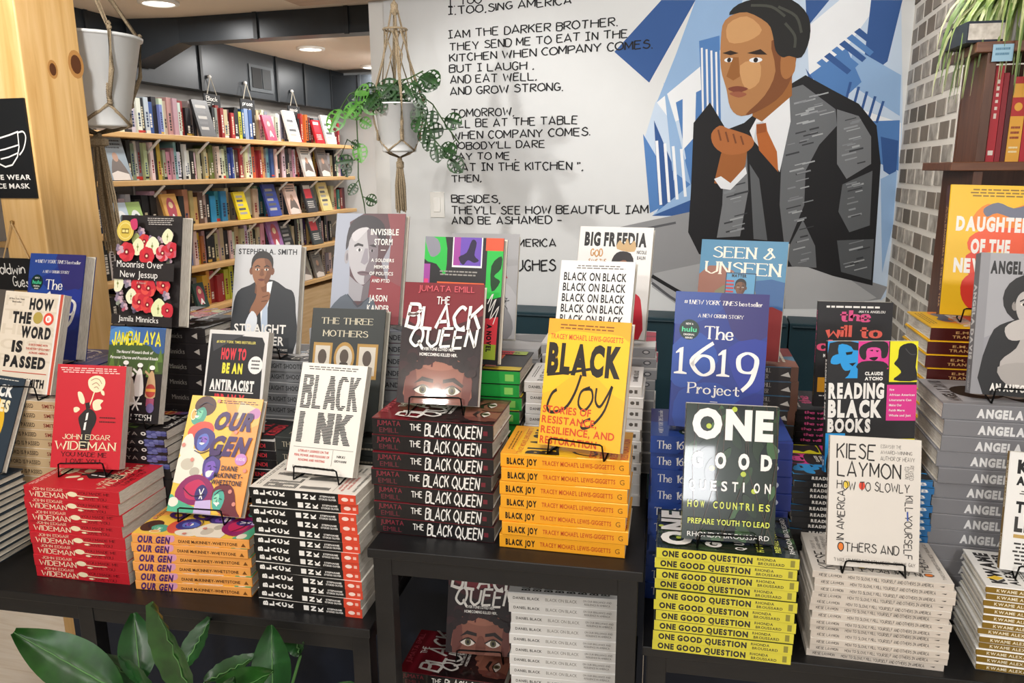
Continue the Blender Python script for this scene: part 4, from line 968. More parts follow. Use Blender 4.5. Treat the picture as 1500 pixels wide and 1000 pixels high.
# the widest-showing spines stand alone, by shelf and place from the left
SINGLE = {0: (6, 8, 10, 11, 14, 15, 18, 29, 32, 37, 59), 1: (2, 3, 5, 6, 8, 10, 13, 14, 15, 18, 20, 22, 24, 27, 28, 32, 39, 48, 53, 78), 2: (9, 10, 16, 17, 19, 22, 23, 24, 30, 31), 3: (5, 24, 26, 28, 32, 33, 43, 55), 4: (23, 25, 26, 28, 29)}
SHELF_ROWS = [
    (0, 187, 510, 'wwkgwwkwbklwcppwrkcckcwcgkgrrcmrk?kyblbkccwcwgwcwwgvkkgk?kroos?kmrkwwk?km?grmrmr',
     [(297, 325, '#3a3a3c', 'BARS'), (395, 412, '#c9405e', 'FIG'), (428, 452, '#e4e0da', 'BARS'), (467, 481, '#c42a34', 'BLOCK'), (482, 500, '#e6e3de', 'BARS')]),
    (1, 205, 516, 'kkgwgcgwkyecpplwkwwkwckcheecwwwgbbwurpwwworrhglbbwkuwkkgpwwsrkuggcrwkyoke?w?wwckwwwn',
     [(165, 209, '#8e9ba5', 'PIC'), (450, 474, '#cfcac4', 'PIC'), (474, 492, '#7d7470', 'PIC')]),
    (2, 150, 520, 'nnb??wkwwkkkwch?kkhhhuckqqqtwgkcccww?tttlukwnb?ewk?ckc?kwgy?sycstrm',
     [(176, 198, '#c6d6e4', 'OVAL'), (197, 222, '#a4c274', 'OVAL'), (250, 277, '#dca85a', 'FIG'), (354, 374, '#ecd22a', 'BARS'), (398, 421, '#3a4a96', 'BARS'), (428, 449, '#dcbcae', 'PIC'), (454, 478, '#3a3a3e', 'BLOCK'), (476, 497, '#e3d08c', 'BARS')]),
    (3, 150, 500, 'wglwkwkggkcclwkwcgkwgklwyopkkccckwwccwkwkcpcolvwlkwkeckwkw??kvnhrrk?nwkgk',
     [(403, 424, '#9a6aa0', 'FIG'), (420, 438, '#1d1d20', 'BARS'), (462, 480, '#3c4244', 'BLOCK')]),
    (4, 150, 500, 'nbvwkgcklwkggnkgnkglkg?yyrrryykcgkwcokckwgckruwkgwkck?kc?kucgw',
     [(293, 312, '#2c443e', 'FIG'), (446, 466, '#8a8678', 'PIC'), (466, 482, '#77716a', 'PIC')]),
]
def display_art(mb, kind, x, y0, w, h, rr):
    a = Art(mb, lambda u, v, e: (x + e, y0 + w * u / 100, h * (1 - v / 100)), .45)
    if kind == 'BARS':
        for k in range(5): a.R(14, 14 + 15 * k, 80 - rr.uniform(0, 18), 22 + 15 * k, '#5a5a5c' if k % 2 else '#a8a49e')
    elif kind == 'FIG': a.P('20,40 40,12 70,20 80,50 60,84 26,80', '#b04a58', True); a.E(50, 34, 14, 10, '#e8c9a0'); a.T('A', 30, 62, 70, 84, WH, 'x')
    elif kind == 'BLOCK': a.R(10, 20, 76, 52, '#d23a46'); a.R(10, 8, 76, 20, '#e6e2dc'); a.W(14, 62, 80, 88, 4, '#cfcac2', 3)
    elif kind == 'OVAL': a.E(50, 60, 34, 32, '#eef2f2', 22); a.E(54, 64, 22, 22, '#5c6a6c', 20)
    else:
        a.W(10, 6, 90, 30, 3, '#3a3f44', 4); a.P('12,100 26,58 46,48 70,56 92,100', '#6d625c', True); a.E(48, 46, 13, 11, '#b08a74'); a.P('10,84 40,78 90,86 90,100 10,100', '#d9cfc6')
for row, px0, px1, seq, disp in SHELF_ROWS:
    z = SHZ[row]; y0 = shelf_y(px0, z); y1 = min(shelf_y(px1, z), 6.38)
    ivs = [(shelf_y(a, z) - .015, shelf_y(b, z) + .015) for a, b, _, _ in disp]
    seq = [c for c in seq if c != '?']
    ws = [rnd.uniform(.7, 1.35) for _ in seq]
    tot = sum(ws); y = y0; n = 0; rown = ordinal(row + 1)
    for c, w_ in zip(seq, ws):
        t = w_ / tot * (y1 - y0)
        c, cname = PAL[c]
        n += 1
        h = rnd.uniform(.168, .228) if rnd.random() < .75 else rnd.uniform(.205, .225)
        col = '#%02x%02x%02x' % tuple(max(0, min(255, int(int(c[i:i + 2], 16) * rnd.uniform(.88, 1.1)))) for i in (1, 3, 5))
        dark = sum(int(c[i:i + 2], 16) for i in (1, 3, 5)) < 330
        fg = rnd.choice(['#d8d4cc', '#cfc6a8', '#e2dccf'] if dark else ['#3a3230', '#2a3a5c', '#7a2226', '#1d1d20'])
        bands = []
        if rnd.random() < .8:
            zz = .12 + rnd.uniform(0, .1)
            for _ in range(rnd.randint(3, 8)):
                l = rnd.uniform(.03, .09); bands.append((zz, min(zz + l, .94), .30, .70, fg)); zz += l + .02
                if zz > .9: break
        if rnd.random() < .3: bands.append((rnd.uniform(.0, .05), .1, 0, 1, rnd.choice(['#b8342c', '#e0d8c8', '#1d1d20', '#c9a24a'])))
        t2 = t * rnd.uniform(.9, .985)
        hid = any(a < y + t / 2 < b for a, b in ivs)
        back = rnd.uniform(.078, .10) + (.03 if hid else 0)
        mb = simple_book(min(.128, .23 - back), h, t2, col, bands); P_ = rw(XF - back, y, z)
        thick = 'slim' if t2 < .024 else 'thick' if t2 > .036 else 'upright'
        if n in SINGLE.get(row, ()):
            o = mb.build('book', None, P_, RZ); SHELF_KEY[o.name] = (row, n)
            tag(o, f'{thick} {cname} book, {ordinal(n)} spine from the left on the {SHN[row]} pine wall shelf', 'book', f'spines on the {SHN[row]} wall shelf')
        else: rest_add(mb, Matrix.Translation(P_) @ Matrix.Rotation(RZ, 4, 'Z'))
        y += t
    for i, (a, b, c, kind) in enumerate(disp):
        ya, yb = shelf_y(a, z), shelf_y(b, z); w = min(.16, max(.11, (yb - ya) * .8)); h = w * 1.5
        mb = MB(); m = mat(c, .4, var=.05); t = .018
        mb.box(-t, -t + .002, 0, w, 0, h, m); mb.box(-.002, 0, 0, w, 0, h, m); mb.box(-t, 0, 0, .002, 0, h, m); mb.box(-t + .002, -.002, .002, w - .002, .001, h - .002, PAGES)
        display_art(mb, kind, 0, 0, w, h, rnd)
        o = mb.build('book', None, rw(XF - .022, ya + .02, z + .004), RZ)
        o.rotation_euler = (0, R(-14), RZ)
        desc = {'BARS': 'rows of lettering', 'FIG': 'a rounded figure', 'BLOCK': 'a red block', 'OVAL': 'a pale oval', 'PIC': 'a picture'}[kind]
        tag(o, f'face-out book with {desc}, {ordinal(i + 1)} of those leaning on the {SHN[row]} pine shelf', 'book', 'face-out books on the wall shelves')

# small chalk signs hanging from the wall duct
for px, lines, l in ((300, ('Black', 'Fic'), 'nearest'), (356, ('prose', 'poets'), 'middle'), (423, ('memoir',), 'furthest')):
    y = {300: 4.62, 356: 5.02, 423: 5.64}[px]
    zt = 2.215
    t = empty('chalk_sign', rw(-3.362, y, zt), RZ)
    MB().lathe([(0, -.012), (.012, -.008), (.014, 0), (.008, .01), (0, .012)], mat('#e8e6e2', .5), n=10).build('hook', t, smooth=True)
    c = MB()
    for s_ in (-1, 1): c.tube([(.006, 0, 0), (.008, s_ * .05, -.115)], .003, mat('#c9c2b2', .8), 5)
    c.build('cord', t)
    b = MB().box(0, .008, -.085, .085, -.215, -.112, mat('#2b2c2e', .7))
    a = Art(b, lambda u, v, e: (.0082 + e, -.085 + .17 * u / 100, -.112 - .103 * v / 100), .7)
    for k, s_ in enumerate(lines): a.T(s_, 14, 14 + 42 * k, 82, 42 + 42 * k, '#eceae4', 'h')
    b.build('slate', t)
    tag(t, f'small hand-lettered chalk sign hanging from the wall duct, {l} of three', 'sign', 'chalk signs over the bookshelves')
# ------------------------------------------------------------ paint and lettering on the back wall
def wall_xz(px, py):
    d = RINV @ ray(px, py); p = d * (YW / d.y)
    return p.x, p.z + 1.6
def wall_art(mb, rough=.7):
    """artwork in wall centimetres: x to the right from the wall's corner, y down from 2.45 m"""
    return Art(mb, lambda x, y, e: (x / 100 - 1.575, YW - .0004 - e * .3, CEIL - y / 100), rough, clamp=False)
def wp(px, py):
    x, z = wall_xz(px, py); return ((x + 1.575) * 100, (CEIL - z) * 100)
def WP(s): return [wp(*[float(q) for q in w.split(',')]) for w in s.split()]

INK = '#17171a'
POEM = [('I, TOO', 657, 9, 705, 5, 11), ('I,TOO,SING AMERICA', 657, 22, 837, 6, 11), ('IAM THE DARKER BROTHER.', 657, 56.5, 905, 38, 11), ('THEY SEND ME TO EAT IN THE', 659, 74.7, 919, 55, 11),
        ('KITCHEN WHEN COMPANY COMES.', 659, 91, 956, 70, 11), ('BUT I LAUGH ,', 659, 106.5, 782, 101, 11), ('AND EAT WELL,', 660, 122.6, 786, 117, 11), ('AND GROW STRONG.', 660, 139.4, 825, 132, 11),
        ('TOMORROW,', 662, 171.5, 753, 169, 11), ("I'LL BE AT THE TABLE", 661, 187, 846, 181, 11), ('WHEN COMPANY COMES.', 662, 204.5, 865, 198, 11), ("NOBODY'LL DARE", 662, 218.5, 798, 216, 10), ('SAY TO ME ,', 662, 234, 756, 233, 10),
        ('"EAT IN THE KITCHEN ",', 661, 251, 854, 248, 11), ('THEN,', 662, 266.6, 705, 265.6, 10), ('BESIDES,', 662, 296.5, 733, 296.5, 10.5), ("THEY'LL SEE HOW BEAUTIFUL IAM", 662, 313.5, 949, 312.5, 11), ('AND BE ASHAMED -', 662, 328.5, 823, 327, 10.5),
        ('I, TOO, AM AMERICA', 656, 361, 814, 361, 10.5), ('LANGSTON HUGHES', 646, 398, 813, 396, 15)]
poem = empty('wall_lettering', rw(0, 0, 0), RZ)
for t, x0, y0, x1, y1, h in POEM:
    mb = MB(); a = wall_art(mb); a.layer = 190
    vs, fs = text_shape(t, 'w')
    A_, B_ = wp(x0, y0), wp(x1, y1); C_ = wp(x0, y0 - h); H = A_[1] - C_[1]
    a.put([(A_[0] + u * (B_[0] - A_[0]), A_[1] + u * (B_[1] - A_[1]) - v * H) for u, v in vs], fs, INK)
    mb.build('verse_line', poem)
tag(poem, 'long hand-lettered black poem painted on the pale wall left of the figure', 'lettering')

# a plain painted figure in a dark coat before blue and white planes
mb = MB(); a = wall_art(mb)
B1, B2, B3, B4, WT = '#2f5590', '#4f7db8', '#8fb0d6', '#c2d3e6', '#e9ecef'
for s_, c in (('1010,30 1050,0 1180,0 1320,0 1322,150 1318,420 1290,440 1200,330 1000,320 958,316 945,200 960,150 985,120', B4),
              ('969,0 900,76 951,121 1019,0', B1), ('1019,0 1088,0 1064,66 1000,128 962,150 990,80', B3), ('1064,66 1040,120 1030,160 985,180 962,150', WT), ('1024,60 1054,52 1056,180 1030,190', B2),
              ('1030,190 1056,180 1056,230 1010,310 960,314 1000,240', B2), ('942,196 962,230 975,300 952,312', B2), ('958,176 985,240 990,306 965,300', B1), ('972,120 990,180 1012,270 985,250', B3), ('990,150 1030,130 1040,200 1010,260', B2), ('1000,128 1020,120 1018,200 1000,220', WT),
              ('955,316 1014,268 1016,316', B3), ('955,316 1014,292 1016,316', B1), ('1180,0 1215,0 1182,40', B1), ('1182,40 1230,0 1290,0 1240,70 1185,110', WT), ('1276,0 1322,0 1300,90 1262,120', B1), ('1250,70 1320,110 1318,170 1240,120', B3),
              ('1185,110 1240,70 1262,120 1230,150', B2), ('1230,150 1320,180 1318,230 1262,180', WT), ('1262,178 1318,176 1316,250 1290,240', B2), ('1290,200 1316,206 1312,262 1294,250', B1), ('1290,262 1314,250 1308,330 1292,400', B3), ('1180,100 1215,150 1262,180 1190,130', B1)):
    a.P(WP(s_), c)
for k in range(6):
    a.P(WP(f'{1196 + 11 * k},{92 - 9 * k} {1204 + 11 * k},{86 - 9 * k} {1236 + 11 * k},{112 - 9 * k} {1230 + 11 * k},{118 - 9 * k}'), B1 if k % 2 else B2)
for k in range(5): a.L(WP(f'{1246 + 12 * k},{120 + 7 * k} {1236 + 12 * k},{160 + 5 * k}'), 1.0, B1)
for k in range(4): a.L(WP(f'{962 + 12 * k},{206 + 4 * k} {968 + 12 * k},{300 - 4 * k}'), 1.2, WT)
for k in range(4): a.L(WP(f'{1028 + 7 * k},{70 + 2 * k} {1030 + 7 * k},{176 - 2 * k}'), .8, WT)
# grey table in front
a.P(WP('900,334 1012,310 1012,330 1300,420 1290,438 1180,452 1010,452 960,420 900,352'), '#8f9092')
a.P(WP('958,400 1030,385 1030,455 1000,452 955,420'), '#a9aaac'); a.P(WP('1150,386 1220,392 1284,436 1230,452 1150,452'), '#b4b5b6'); a.L(WP('955,404 1000,430 1030,440'), 1.6, INK, True); a.L(WP('955,414 990,440 1020,450'), 1.2, '#55565a', True); a.L(WP('920,340 990,326'), 1.0, '#55565a')
# coat
CT, GR = '#17171a', '#6a6d70'
a.P(WP('1016,180 1040,150 1064,190 1090,180 1150,128 1180,110 1220,132 1258,152 1284,184 1290,240 1284,330 1278,418 1220,404 1180,390 1100,392 1024,372 1008,340 1012,280'), CT)
for s_, c in (('1156,130 1176,124 1224,160 1226,184 1200,212 1180,250 1178,300 1150,370 1142,300 1146,200', GR), ('1226,160 1258,170 1276,200 1276,240 1240,262 1226,240', '#74777a'), ('1234,270 1278,250 1274,330 1244,340 1228,310', '#5d6063'), ('1060,250 1094,218 1096,280 1084,346 1050,348 1058,300', '#787b7e'),
              ('1150,372 1176,322 1194,360 1196,392 1160,390', '#686b6e'), ('1226,352 1280,350 1276,410 1232,398', '#55585b'), ('1098,240 1112,262 1124,352 1104,350', '#606366')):
    a.P(WP(s_), c)
rnd = random.Random(21)
for x0, y0, x1, y1, n in ((1160, 140, 1215, 200, 20), (1150, 200, 1190, 330, 22), (1232, 176, 1270, 240, 16), (1238, 268, 1270, 330, 12), (1060, 250, 1090, 340, 14), (1160, 335, 1190, 385, 8), (1234, 356, 1270, 400, 9)):
    for k in range(n):
        x, y = rnd.uniform(x0, x1 - 14), rnd.uniform(y0, y1); l = rnd.uniform(10, 22)
        a.L(WP(f'{x},{y} {x + l},{y - l * .25}'), rnd.uniform(.3, .8), rnd.choice(['#93979a', '#a7abad', '#3a3c3f', '#83878a']))
# shirt, tie
a.P(WP('1098,192 1112,166 1156,134 1158,178 1142,252 1118,210 1104,206'), WT); a.P(WP('1108,180 1118,178 1140,250 1122,228 1104,206'), '#c9ced3'); a.P(WP('1108,182 1122,180 1124,192 1138,222 1140,252 1112,220 1108,196'), '#b5652c'); a.P(WP('1108,182 1122,180 1122,193 1109,196'), '#9a5222')
# arm and closed hand held before the collar, as simple planes
SK, SD, SL = '#b07c4c', '#7d4a26', '#cb9a66'
a.P(WP('1046,268 1056,226 1066,206 1096,208 1092,240 1084,262 1064,272'), '#a0602f'); a.P(WP('1046,262 1056,258 1070,268 1092,244 1094,254 1070,278 1056,276'), WT)
a.P(WP('1042,196 1054,184 1066,188 1080,192 1100,200 1104,212 1090,224 1064,226 1046,214'), '#b06a38', True)
for k in range(4): a.L(WP(f'{1052 + 11 * k},{190 + 3 * k} {1056 + 11 * k},{206 + 2 * k}'), .7, '#7a4526')
# neck and head: plain rounded planes
a.P(WP('1104,150 1160,110 1160,140 1116,178 1102,170'), '#9a622f')
a.P(WP('1056,58 1062,30 1090,16 1130,14 1160,40 1166,84 1158,112 1140,142 1116,160 1086,170 1070,158 1064,130 1056,100'), SK, True)
a.P(WP('1130,60 1164,60 1164,100 1146,138 1116,160 1092,168 1120,140 1136,104'), SD, True); a.P(WP('1066,36 1094,24 1116,44 1096,60 1068,62'), SL, True); a.P(WP('1084,96 1112,90 1112,120 1092,130'), SL, True)
a.P(WP('1144,84 1152,76 1164,80 1164,104 1152,116 1144,108'), '#a86f3e', True)
a.P(WP('1068,22 1082,6 1120,-4 1160,0 1184,24 1186,56 1174,84 1156,82 1146,84 1136,74 1132,52 1124,34 1094,18'), '#1d1d1c', True)
for s_ in ('1100,8 1130,10 1150,24', '1140,10 1166,24 1174,48', '1150,34 1164,52 1164,70'): a.L(WP(s_), 1.0, '#44463f', True)
a.P(WP('1058,78 1070,74 1082,78 1070,81'), '#2b1a10'); a.P(WP('1094,78 1114,72 1124,80 1108,80'), '#2b1a10')
a.E(*wp(1068, 88), 1.9, .9, WT); a.E(*wp(1107, 88), 2.6, 1.0, WT); a.E(*wp(1068, 88), .8, .9, '#20130c'); a.E(*wp(1107, 88), .9, .95, '#20130c')
a.P(WP('1074,84 1082,84 1084,112 1074,118 1064,112'), '#96602f'); a.P(WP('1066,130 1080,126 1096,130 1080,136'), '#7d3f2c', True); a.P(WP('1068,137 1082,134 1094,138 1082,143'), '#9a5a40', True)
o = mb.build('wall_mural', None, (0, 0, 0), RZ)
tag(o, 'painted mural of a man in dark coat and orange tie on blue planes', 'mural')

# light switch
t = empty('light_switch', rw(-1.336, YW, 1.44), RZ)
wpl = MB().box(-.036, .036, -.006, 0, -.06, .06, mat('#e9e8e3', .4)).build('wall_plate', t, bevel=.002)
MB().box(-.017, .017, -.011, -.0062, -.034, .034, mat('#f1f0ec', .35)).build('rocker', wpl, bevel=.002)
tag(t, 'white rocker light switch plate on the wall left of the poem', 'light switch')

# dark teal banquette along the back wall
t = empty('banquette', rw(-1.15, YW, FLOOR), RZ)
TEAL = mat('#1d3a44', .5, var=.12); TEALD = mat('#16303a', .55, var=.1)
xs = [(0, .70), (.705, 1.415), (1.42, 1.785)]
MB().box(0, 1.785, -.62, -.02, 0, .16, mat('#151516', .6)).build('plinth', t)
for x0, x1 in xs:
    MB().box(x0, x1, -.60, -.19, .16, .56, TEALD).build('seat_cushion', t, bevel=.03)
    m_ = MB().box(x0, x1, -.18, -.01, .40, 1.075, TEAL)
    m_.tube([(x0 + .01, -.185, 1.06), (x1 - .01, -.185, 1.06)], .006, TEALD, 6)
    m_.build('back_cushion', t, bevel=.02)
tag(t, 'dark teal upholstered banquette along the wall under the mural', 'banquette')

# ------------------------------------------------------------ walnut bookcase at the right
t = empty('bookcase', rw(.6, 2.25, FLOOR), RZ)
zb, zt = 1.612 - FLOOR, 1.875 - FLOOR
MB().box(-.002, .02, .0, .30, 0, zb - .022, WALNUT).build('side_panel', t, bevel=.001)
MB().box(-.002, .02, .0, .19, zb, zt, WALNUT).build('side_panel', t, bevel=.001)
MB().box(1.2, 1.222, .0, .30, 0, zt, WALNUT).build('side_panel', t, bevel=.001)
MB().box(-.058, 1.21, -.012, .30, zb - .022, zb, WALNUTH).build('shelf_board', t, bevel=.002)
MB().box(-.03, 1.21, -.006, .25, zt, zt + .025, WALNUTH).build('top_board', t, bevel=.002)
MB().box(.02, 1.2, .285, .298, 0, zt, WALNUT).build('back_panel', t)
MB().box(.02, 1.2, 0, .28, .8, .822, WALNUTH).build('shelf_board', t, bevel=.001)
tag(t, 'walnut bookcase of red books standing against the brick pier', 'bookcase')
x = .624; rnd = random.Random(8)
for c, th, h, cn, bands in (('#b3222f', .019, .232, 'red', 'w'), ('#8c1b26', .012, .215, 'dark red', ''), ('#4f1519', .010, .21, 'maroon', ''), ('#e3a63a', .030, .205, 'amber and red', 'r'), ('#b42331', .014, .19, 'crimson', ''), ('#9f2730', .018, .215, 'brick red', 'w'),
                            ('#8d4a4a', .014, .225, 'dusty rose', 'w'), ('#c0202c', .022, .225, 'bright red', 'w')):
    mb = MB(); m = mat(c, .42); w = .14
    mb.box(0, th, 0, .002, 0, h, m); mb.box(0, .002, .002, w, 0, h, m); mb.box(th - .002, th, .002, w, 0, h, m); mb.box(.002, th - .002, .002, w - .003, .002, h - .003, PAGES)
    a = Art(mb, lambda u, v, e, th=th, h=h: (th * u / 100, -e, h * (1 - v / 100)), .42)
    if bands == 'r': a.R(0, 24, 100, 46, '#b32a2a'); a.R(0, 0, 100, 8, '#b32a2a'); a.E(50, 35, 30, 5, '#e3a63a'); a.W(14, 58, 86, 76, 3, '#8c2a22', 3); a.W(14, 82, 86, 92, 2, '#f0e0b0', 3)
    elif bands: a.W(30, 12, 200, 70, 1, '#e9dcd2', 2) if False else [a.R(34, 14 + 7 * k, 66, 14 + 7 * k + rnd.uniform(3, 6), '#e6d6cc') for k in range(rnd.randint(5, 8))]; a.R(20, 88, 80, 93, '#e9e2d8')
    o = mb.build('book', None, rw(x, 2.262, 1.612), RZ)
    tag(o, f'{cn} book standing upright on the walnut bookcase shelf', 'book', 'books on the walnut bookcase')
    x += th + .0012
# dark boxed volume on top and trailing spider plant
mb = MB(); m = mat('#27303e', .4)
mb.box(0, .09, 0, .17, 0, .05, m); mb.box(.003, .088, -.001, 0, .006, .044, PAGES)
o = mb.build('boxed_book', None, rw(.548, 2.255, 1.901), RZ); a_ = None
o.rotation_euler = (0, 0, RZ + .1)
tag(o, 'dark blue boxed book lying at the left end of the bookcase top', 'book')
MB_ = MB(); a = Art(MB_, lambda u, v, e: (.045 * u / 100, -e, .04 * (1 - v / 100)), .6)
MB_.box(0, .045, 0, .002, 0, .04, mat('#9cc3d8', .5)); a.W(12, 20, 88, 80, 2, '#5c88a4', 3)
o = MB_.build('shelf_card', None, rw(.605, 2.238, 1.852), RZ); tag(o, 'small pale blue card on the front edge of the bookcase top', 'card')
t = empty('spider_plant', rw(.70, 2.36, 1.90), RZ)
MB().lathe([(0, 0), (.062, 0), (.066, .01), (.082, .13), (.086, .135), (.078, .135), (.07, .11), (0, .11)], mat('#d9d6cf', .5)).build('pot', t, smooth=True)
rnd = random.Random(12)
lf = MB()
def blade(mb, pts, w, m):
    n = len(pts); vs = []; fs = []
    for i, p in enumerate(pts):
        d = (Vector(pts[min(n - 1, i + 1)]) - Vector(pts[max(0, i - 1)])).normalized(); s_ = d.cross(Vector((0, -.5, .9))); s_ = s_.normalized() if s_.length > .01 else Vector((1, 0, 0))
        k = w * math.sin(math.pi * min(.98, .25 + .75 * i / (n - 1))); q = Vector(p)
        vs += [q - s_ * k, q + Vector((0, 0, -k * .35)), q + s_ * k]
    for i in range(n - 1):
        b = 3 * i; fs += [(b, b + 1, b + 4, b + 3), (b + 1, b + 2, b + 5, b + 4)]
    mb.add(vs, fs, m)
LM = [SPIDER, leaf_mat('spider_leaf_dark', '#46602a', '#6b853d', .45), leaf_mat('spider_leaf_pale', '#9aa468', '#bcc292', .45)]
for k in range(190):
    t0 = rnd.uniform(math.pi * .75, math.pi * 1.95); reach = rnd.uniform(.07, .2); drop = rnd.uniform(.02, .26); rise = rnd.uniform(.0, .06)
    dx, dy = math.cos(t0) * reach, math.sin(t0) * reach * .8
    pts = []
    for i in range(8):
        u = i / 7
        pts.append((dx * (1 - (1 - u) ** 1.7), dy * (1 - (1 - u) ** 1.7), .125 + rise * 4 * u * (1 - u) - drop * u ** 2.2))
    blade(lf, pts, rnd.uniform(.0045, .008), rnd.choice(LM))
lf.build('leaves', t)['kind'] = 'stuff'
tag(t, 'spider plant trailing pale green blades over the bookcase edge, top right', 'plant')

# ------------------------------------------------------------ hanging plants in rope hangers
def bucket(r0, r1, h, m):
    mb = MB()
    mb.lathe([(0, 0), (r1 * .96, 0), (r1, .006), (r1 * 1.01, h * .16), (r1 * 1.05, h * .165), (r0, h * .97), (r0 * 1.05, h * .97), (r0 * 1.06, h), (r0 * .97, h), (r0 * .95, h * .93), (0, h * .93)], m, n=40)
    return mb
WPOT = mat('#e4e6e6', .32, var=.02)
def hanger(parent, r0, r1, h, top, legs, tassel, a0=.4, rr=.0045):
    for k in range(legs):
        an = a0 + 2 * math.pi * k / legs; c, s_ = math.cos(an), math.sin(an); c2, s2 = math.cos(an + math.pi / legs), math.sin(an + math.pi / legs); c0, s0 = math.cos(an - math.pi / legs), math.sin(an - math.pi / legs)
        mb = MB(); rb = r1 * 1.07
        for d in (-1, 1):
            pts = [(.012 * c, .012 * s_, top - .05), (r0 * .55 * c + d * .004 * s_, r0 * .55 * s_ - d * .004 * c, h + (top - h) * .42), (r0 * 1.1 * c, r0 * 1.1 * s_, h + .005), (r0 * 1.02 * c + d * .003 * s_, r0 * 1.02 * s_ - d * .003 * c, h * .6), ((r1 * 1.12) * c, (r1 * 1.12) * s_, h * .24)]
            mb.tube(pts, rr, ROPE, 6)
        for q in range(9): mb.tube([((r1 * 1.13 + .006) * c - .007 * s_, (r1 * 1.13 + .006) * s_ + .007 * c, h * (.24 + .025 * q)), ((r1 * 1.13 + .008) * c + .007 * s_, (r1 * 1.13 + .008) * s_ - .007 * c, h * (.255 + .025 * q))], rr * .9, ROPE, 5)
        for cc, ss in ((c2, s2), (c0, s0)): mb.tube([((r1 * 1.1) * c, (r1 * 1.1) * s_, h * .24), (rb * cc, rb * ss, .004), (r1 * .7 * cc, r1 * .7 * ss, -.008), (0, 0, -.022)], rr, ROPE, 6)
        kn = [((r0 * 1.1 + .004 * math.cos(j)) * c, (r0 * 1.1 + .004 * math.cos(j)) * s_, h + .005 + .006 * math.sin(j) + .02 * (j / 12)) for j in range(12)]
        mb.tube(kn, rr * 1.3, ROPE, 5)
        mb.build('rope', parent, smooth=True)
    mb = MB(); rnd = random.Random(int(top * 100))
    for k in range(26):
        an = rnd.uniform(0, 6.28); q = rnd.uniform(.2, 1) * tassel[1]
        mb.tube([(0.3 * q * math.cos(an), .3 * q * math.sin(an), -.02), (q * math.cos(an), q * math.sin(an), -.02 - tassel[0] * .5), (q * math.cos(an + .3), q * math.sin(an + .3), -.02 - tassel[0] * rnd.uniform(.9, 1))], .0032, ROPE, 5)
    mb.lathe([(.006, -.03), (tassel[1] * .7, -.04), (tassel[1] * .7, -.06), (.006, -.07)], ROPE, n=12)
    mb.build('tassel', parent)
    mb = MB(); mb.lathe([(.006, top - .07), (.014, top - .06), (.014, top - .03), (.006, top - .02)], ROPE, n=12)
    mb.tube([(0, 0, top - .03), (0, 0, top)], .004, ROPE, 6)
    mb.build('gathering_knot', parent)
    mb = MB(); mb.tube([(0, 0, top), (.014, 0, top + .008), (.016, 0, top + .024), (0, 0, top + .034), (-.012, 0, top + .044), (0, 0, top + .058), (0, 0, top + .08)], .0035, mat('#3a352f', .4, .7), 6)
    mb.build('hook', parent, smooth=True)

# left hanger, half hidden behind the post
t = empty('hanging_planter', rw(-2.108, 2.255, 1.752), RZ)
bucket(.166, .108, .292, WPOT).build('pot', t, smooth=True)
hanger(t, .166, .108, .292, .62, 4, (.42, .048), a0=-.43, rr=.006)
tag(t, 'large white bucket planter in a jute hanger behind the pine post', 'hanging planter', 'jute plant hangers')

t = empty('hanging_planter', rw(-1.267, 2.90, 1.672), RZ)
bucket(.092, .068, .182, WPOT).build('pot', t, smooth=True)
hanger(t, .092, .068, .182, .575, 4, (.22, .022), a0=.55, rr=.0038)
MB().tube([(.045 * math.cos(k * .4), .045 * math.sin(k * .4), .455) for k in range(16)], .004, ROPE, 6, closed=True).build('ring', t, smooth=True)
mb = MB()
for k in range(8):
    an = k * .785; mb.tube([(.045 * math.cos(an), .045 * math.sin(an), .455), (.05 * math.cos(an + .9), .05 * math.sin(an + .9), .36), (.075 * math.cos(an + .5), .075 * math.sin(an + .5), .25)], .003, ROPE, 5)
mb.build('netting', t, smooth=True)
# holed-leaf vine
def holed_leaf(mb, o, d, up, L, m, holes=True):
    d = Vector(d).normalized(); up = Vector(up); s_ = d.cross(up); s_ = s_.normalized() if s_.length > .01 else Vector((1, 0, 0)); nrm = s_.cross(d)
    o = Vector(o)
    def pt(u, v): return o + d * (u * L) + s_ * (v * L) + nrm * (-.18 * L * abs(v) - .12 * L * u * u)
    prof = [(0, .06), (.08, .26), (.25, .40), (.48, .43), (.7, .35), (.88, .18), (1.0, .0)]
    n = len(prof)
    for sgn in (-1, 1):
        for i in range(n - 1):
            (u0, w0), (u1, w1) = prof[i], prof[i + 1]
            q = [pt(u0, 0), pt(u1, 0), pt(u1, sgn * w1), pt(u0, sgn * w0)]
            if holes and 0 < i < 5:
                f = .30; g = .78                         # a hole between the veins of every section
                um, dm = (u0 + u1) / 2, (u1 - u0) * .33
                wi, wo = (w0 + w1) / 2 * f, (w0 + w1) / 2 * g
                h = [pt(um - dm, sgn * wi), pt(um + dm, sgn * wi), pt(um + dm, sgn * wo), pt(um - dm, sgn * wo)]
                b = q + h
                mb.add(b, [(0, 1, 5, 4), (1, 2, 6, 5), (2, 3, 7, 6), (3, 0, 4, 7)], m)
            else: mb.add(q, [(0, 1, 2, 3)], m)
rnd = random.Random(31)
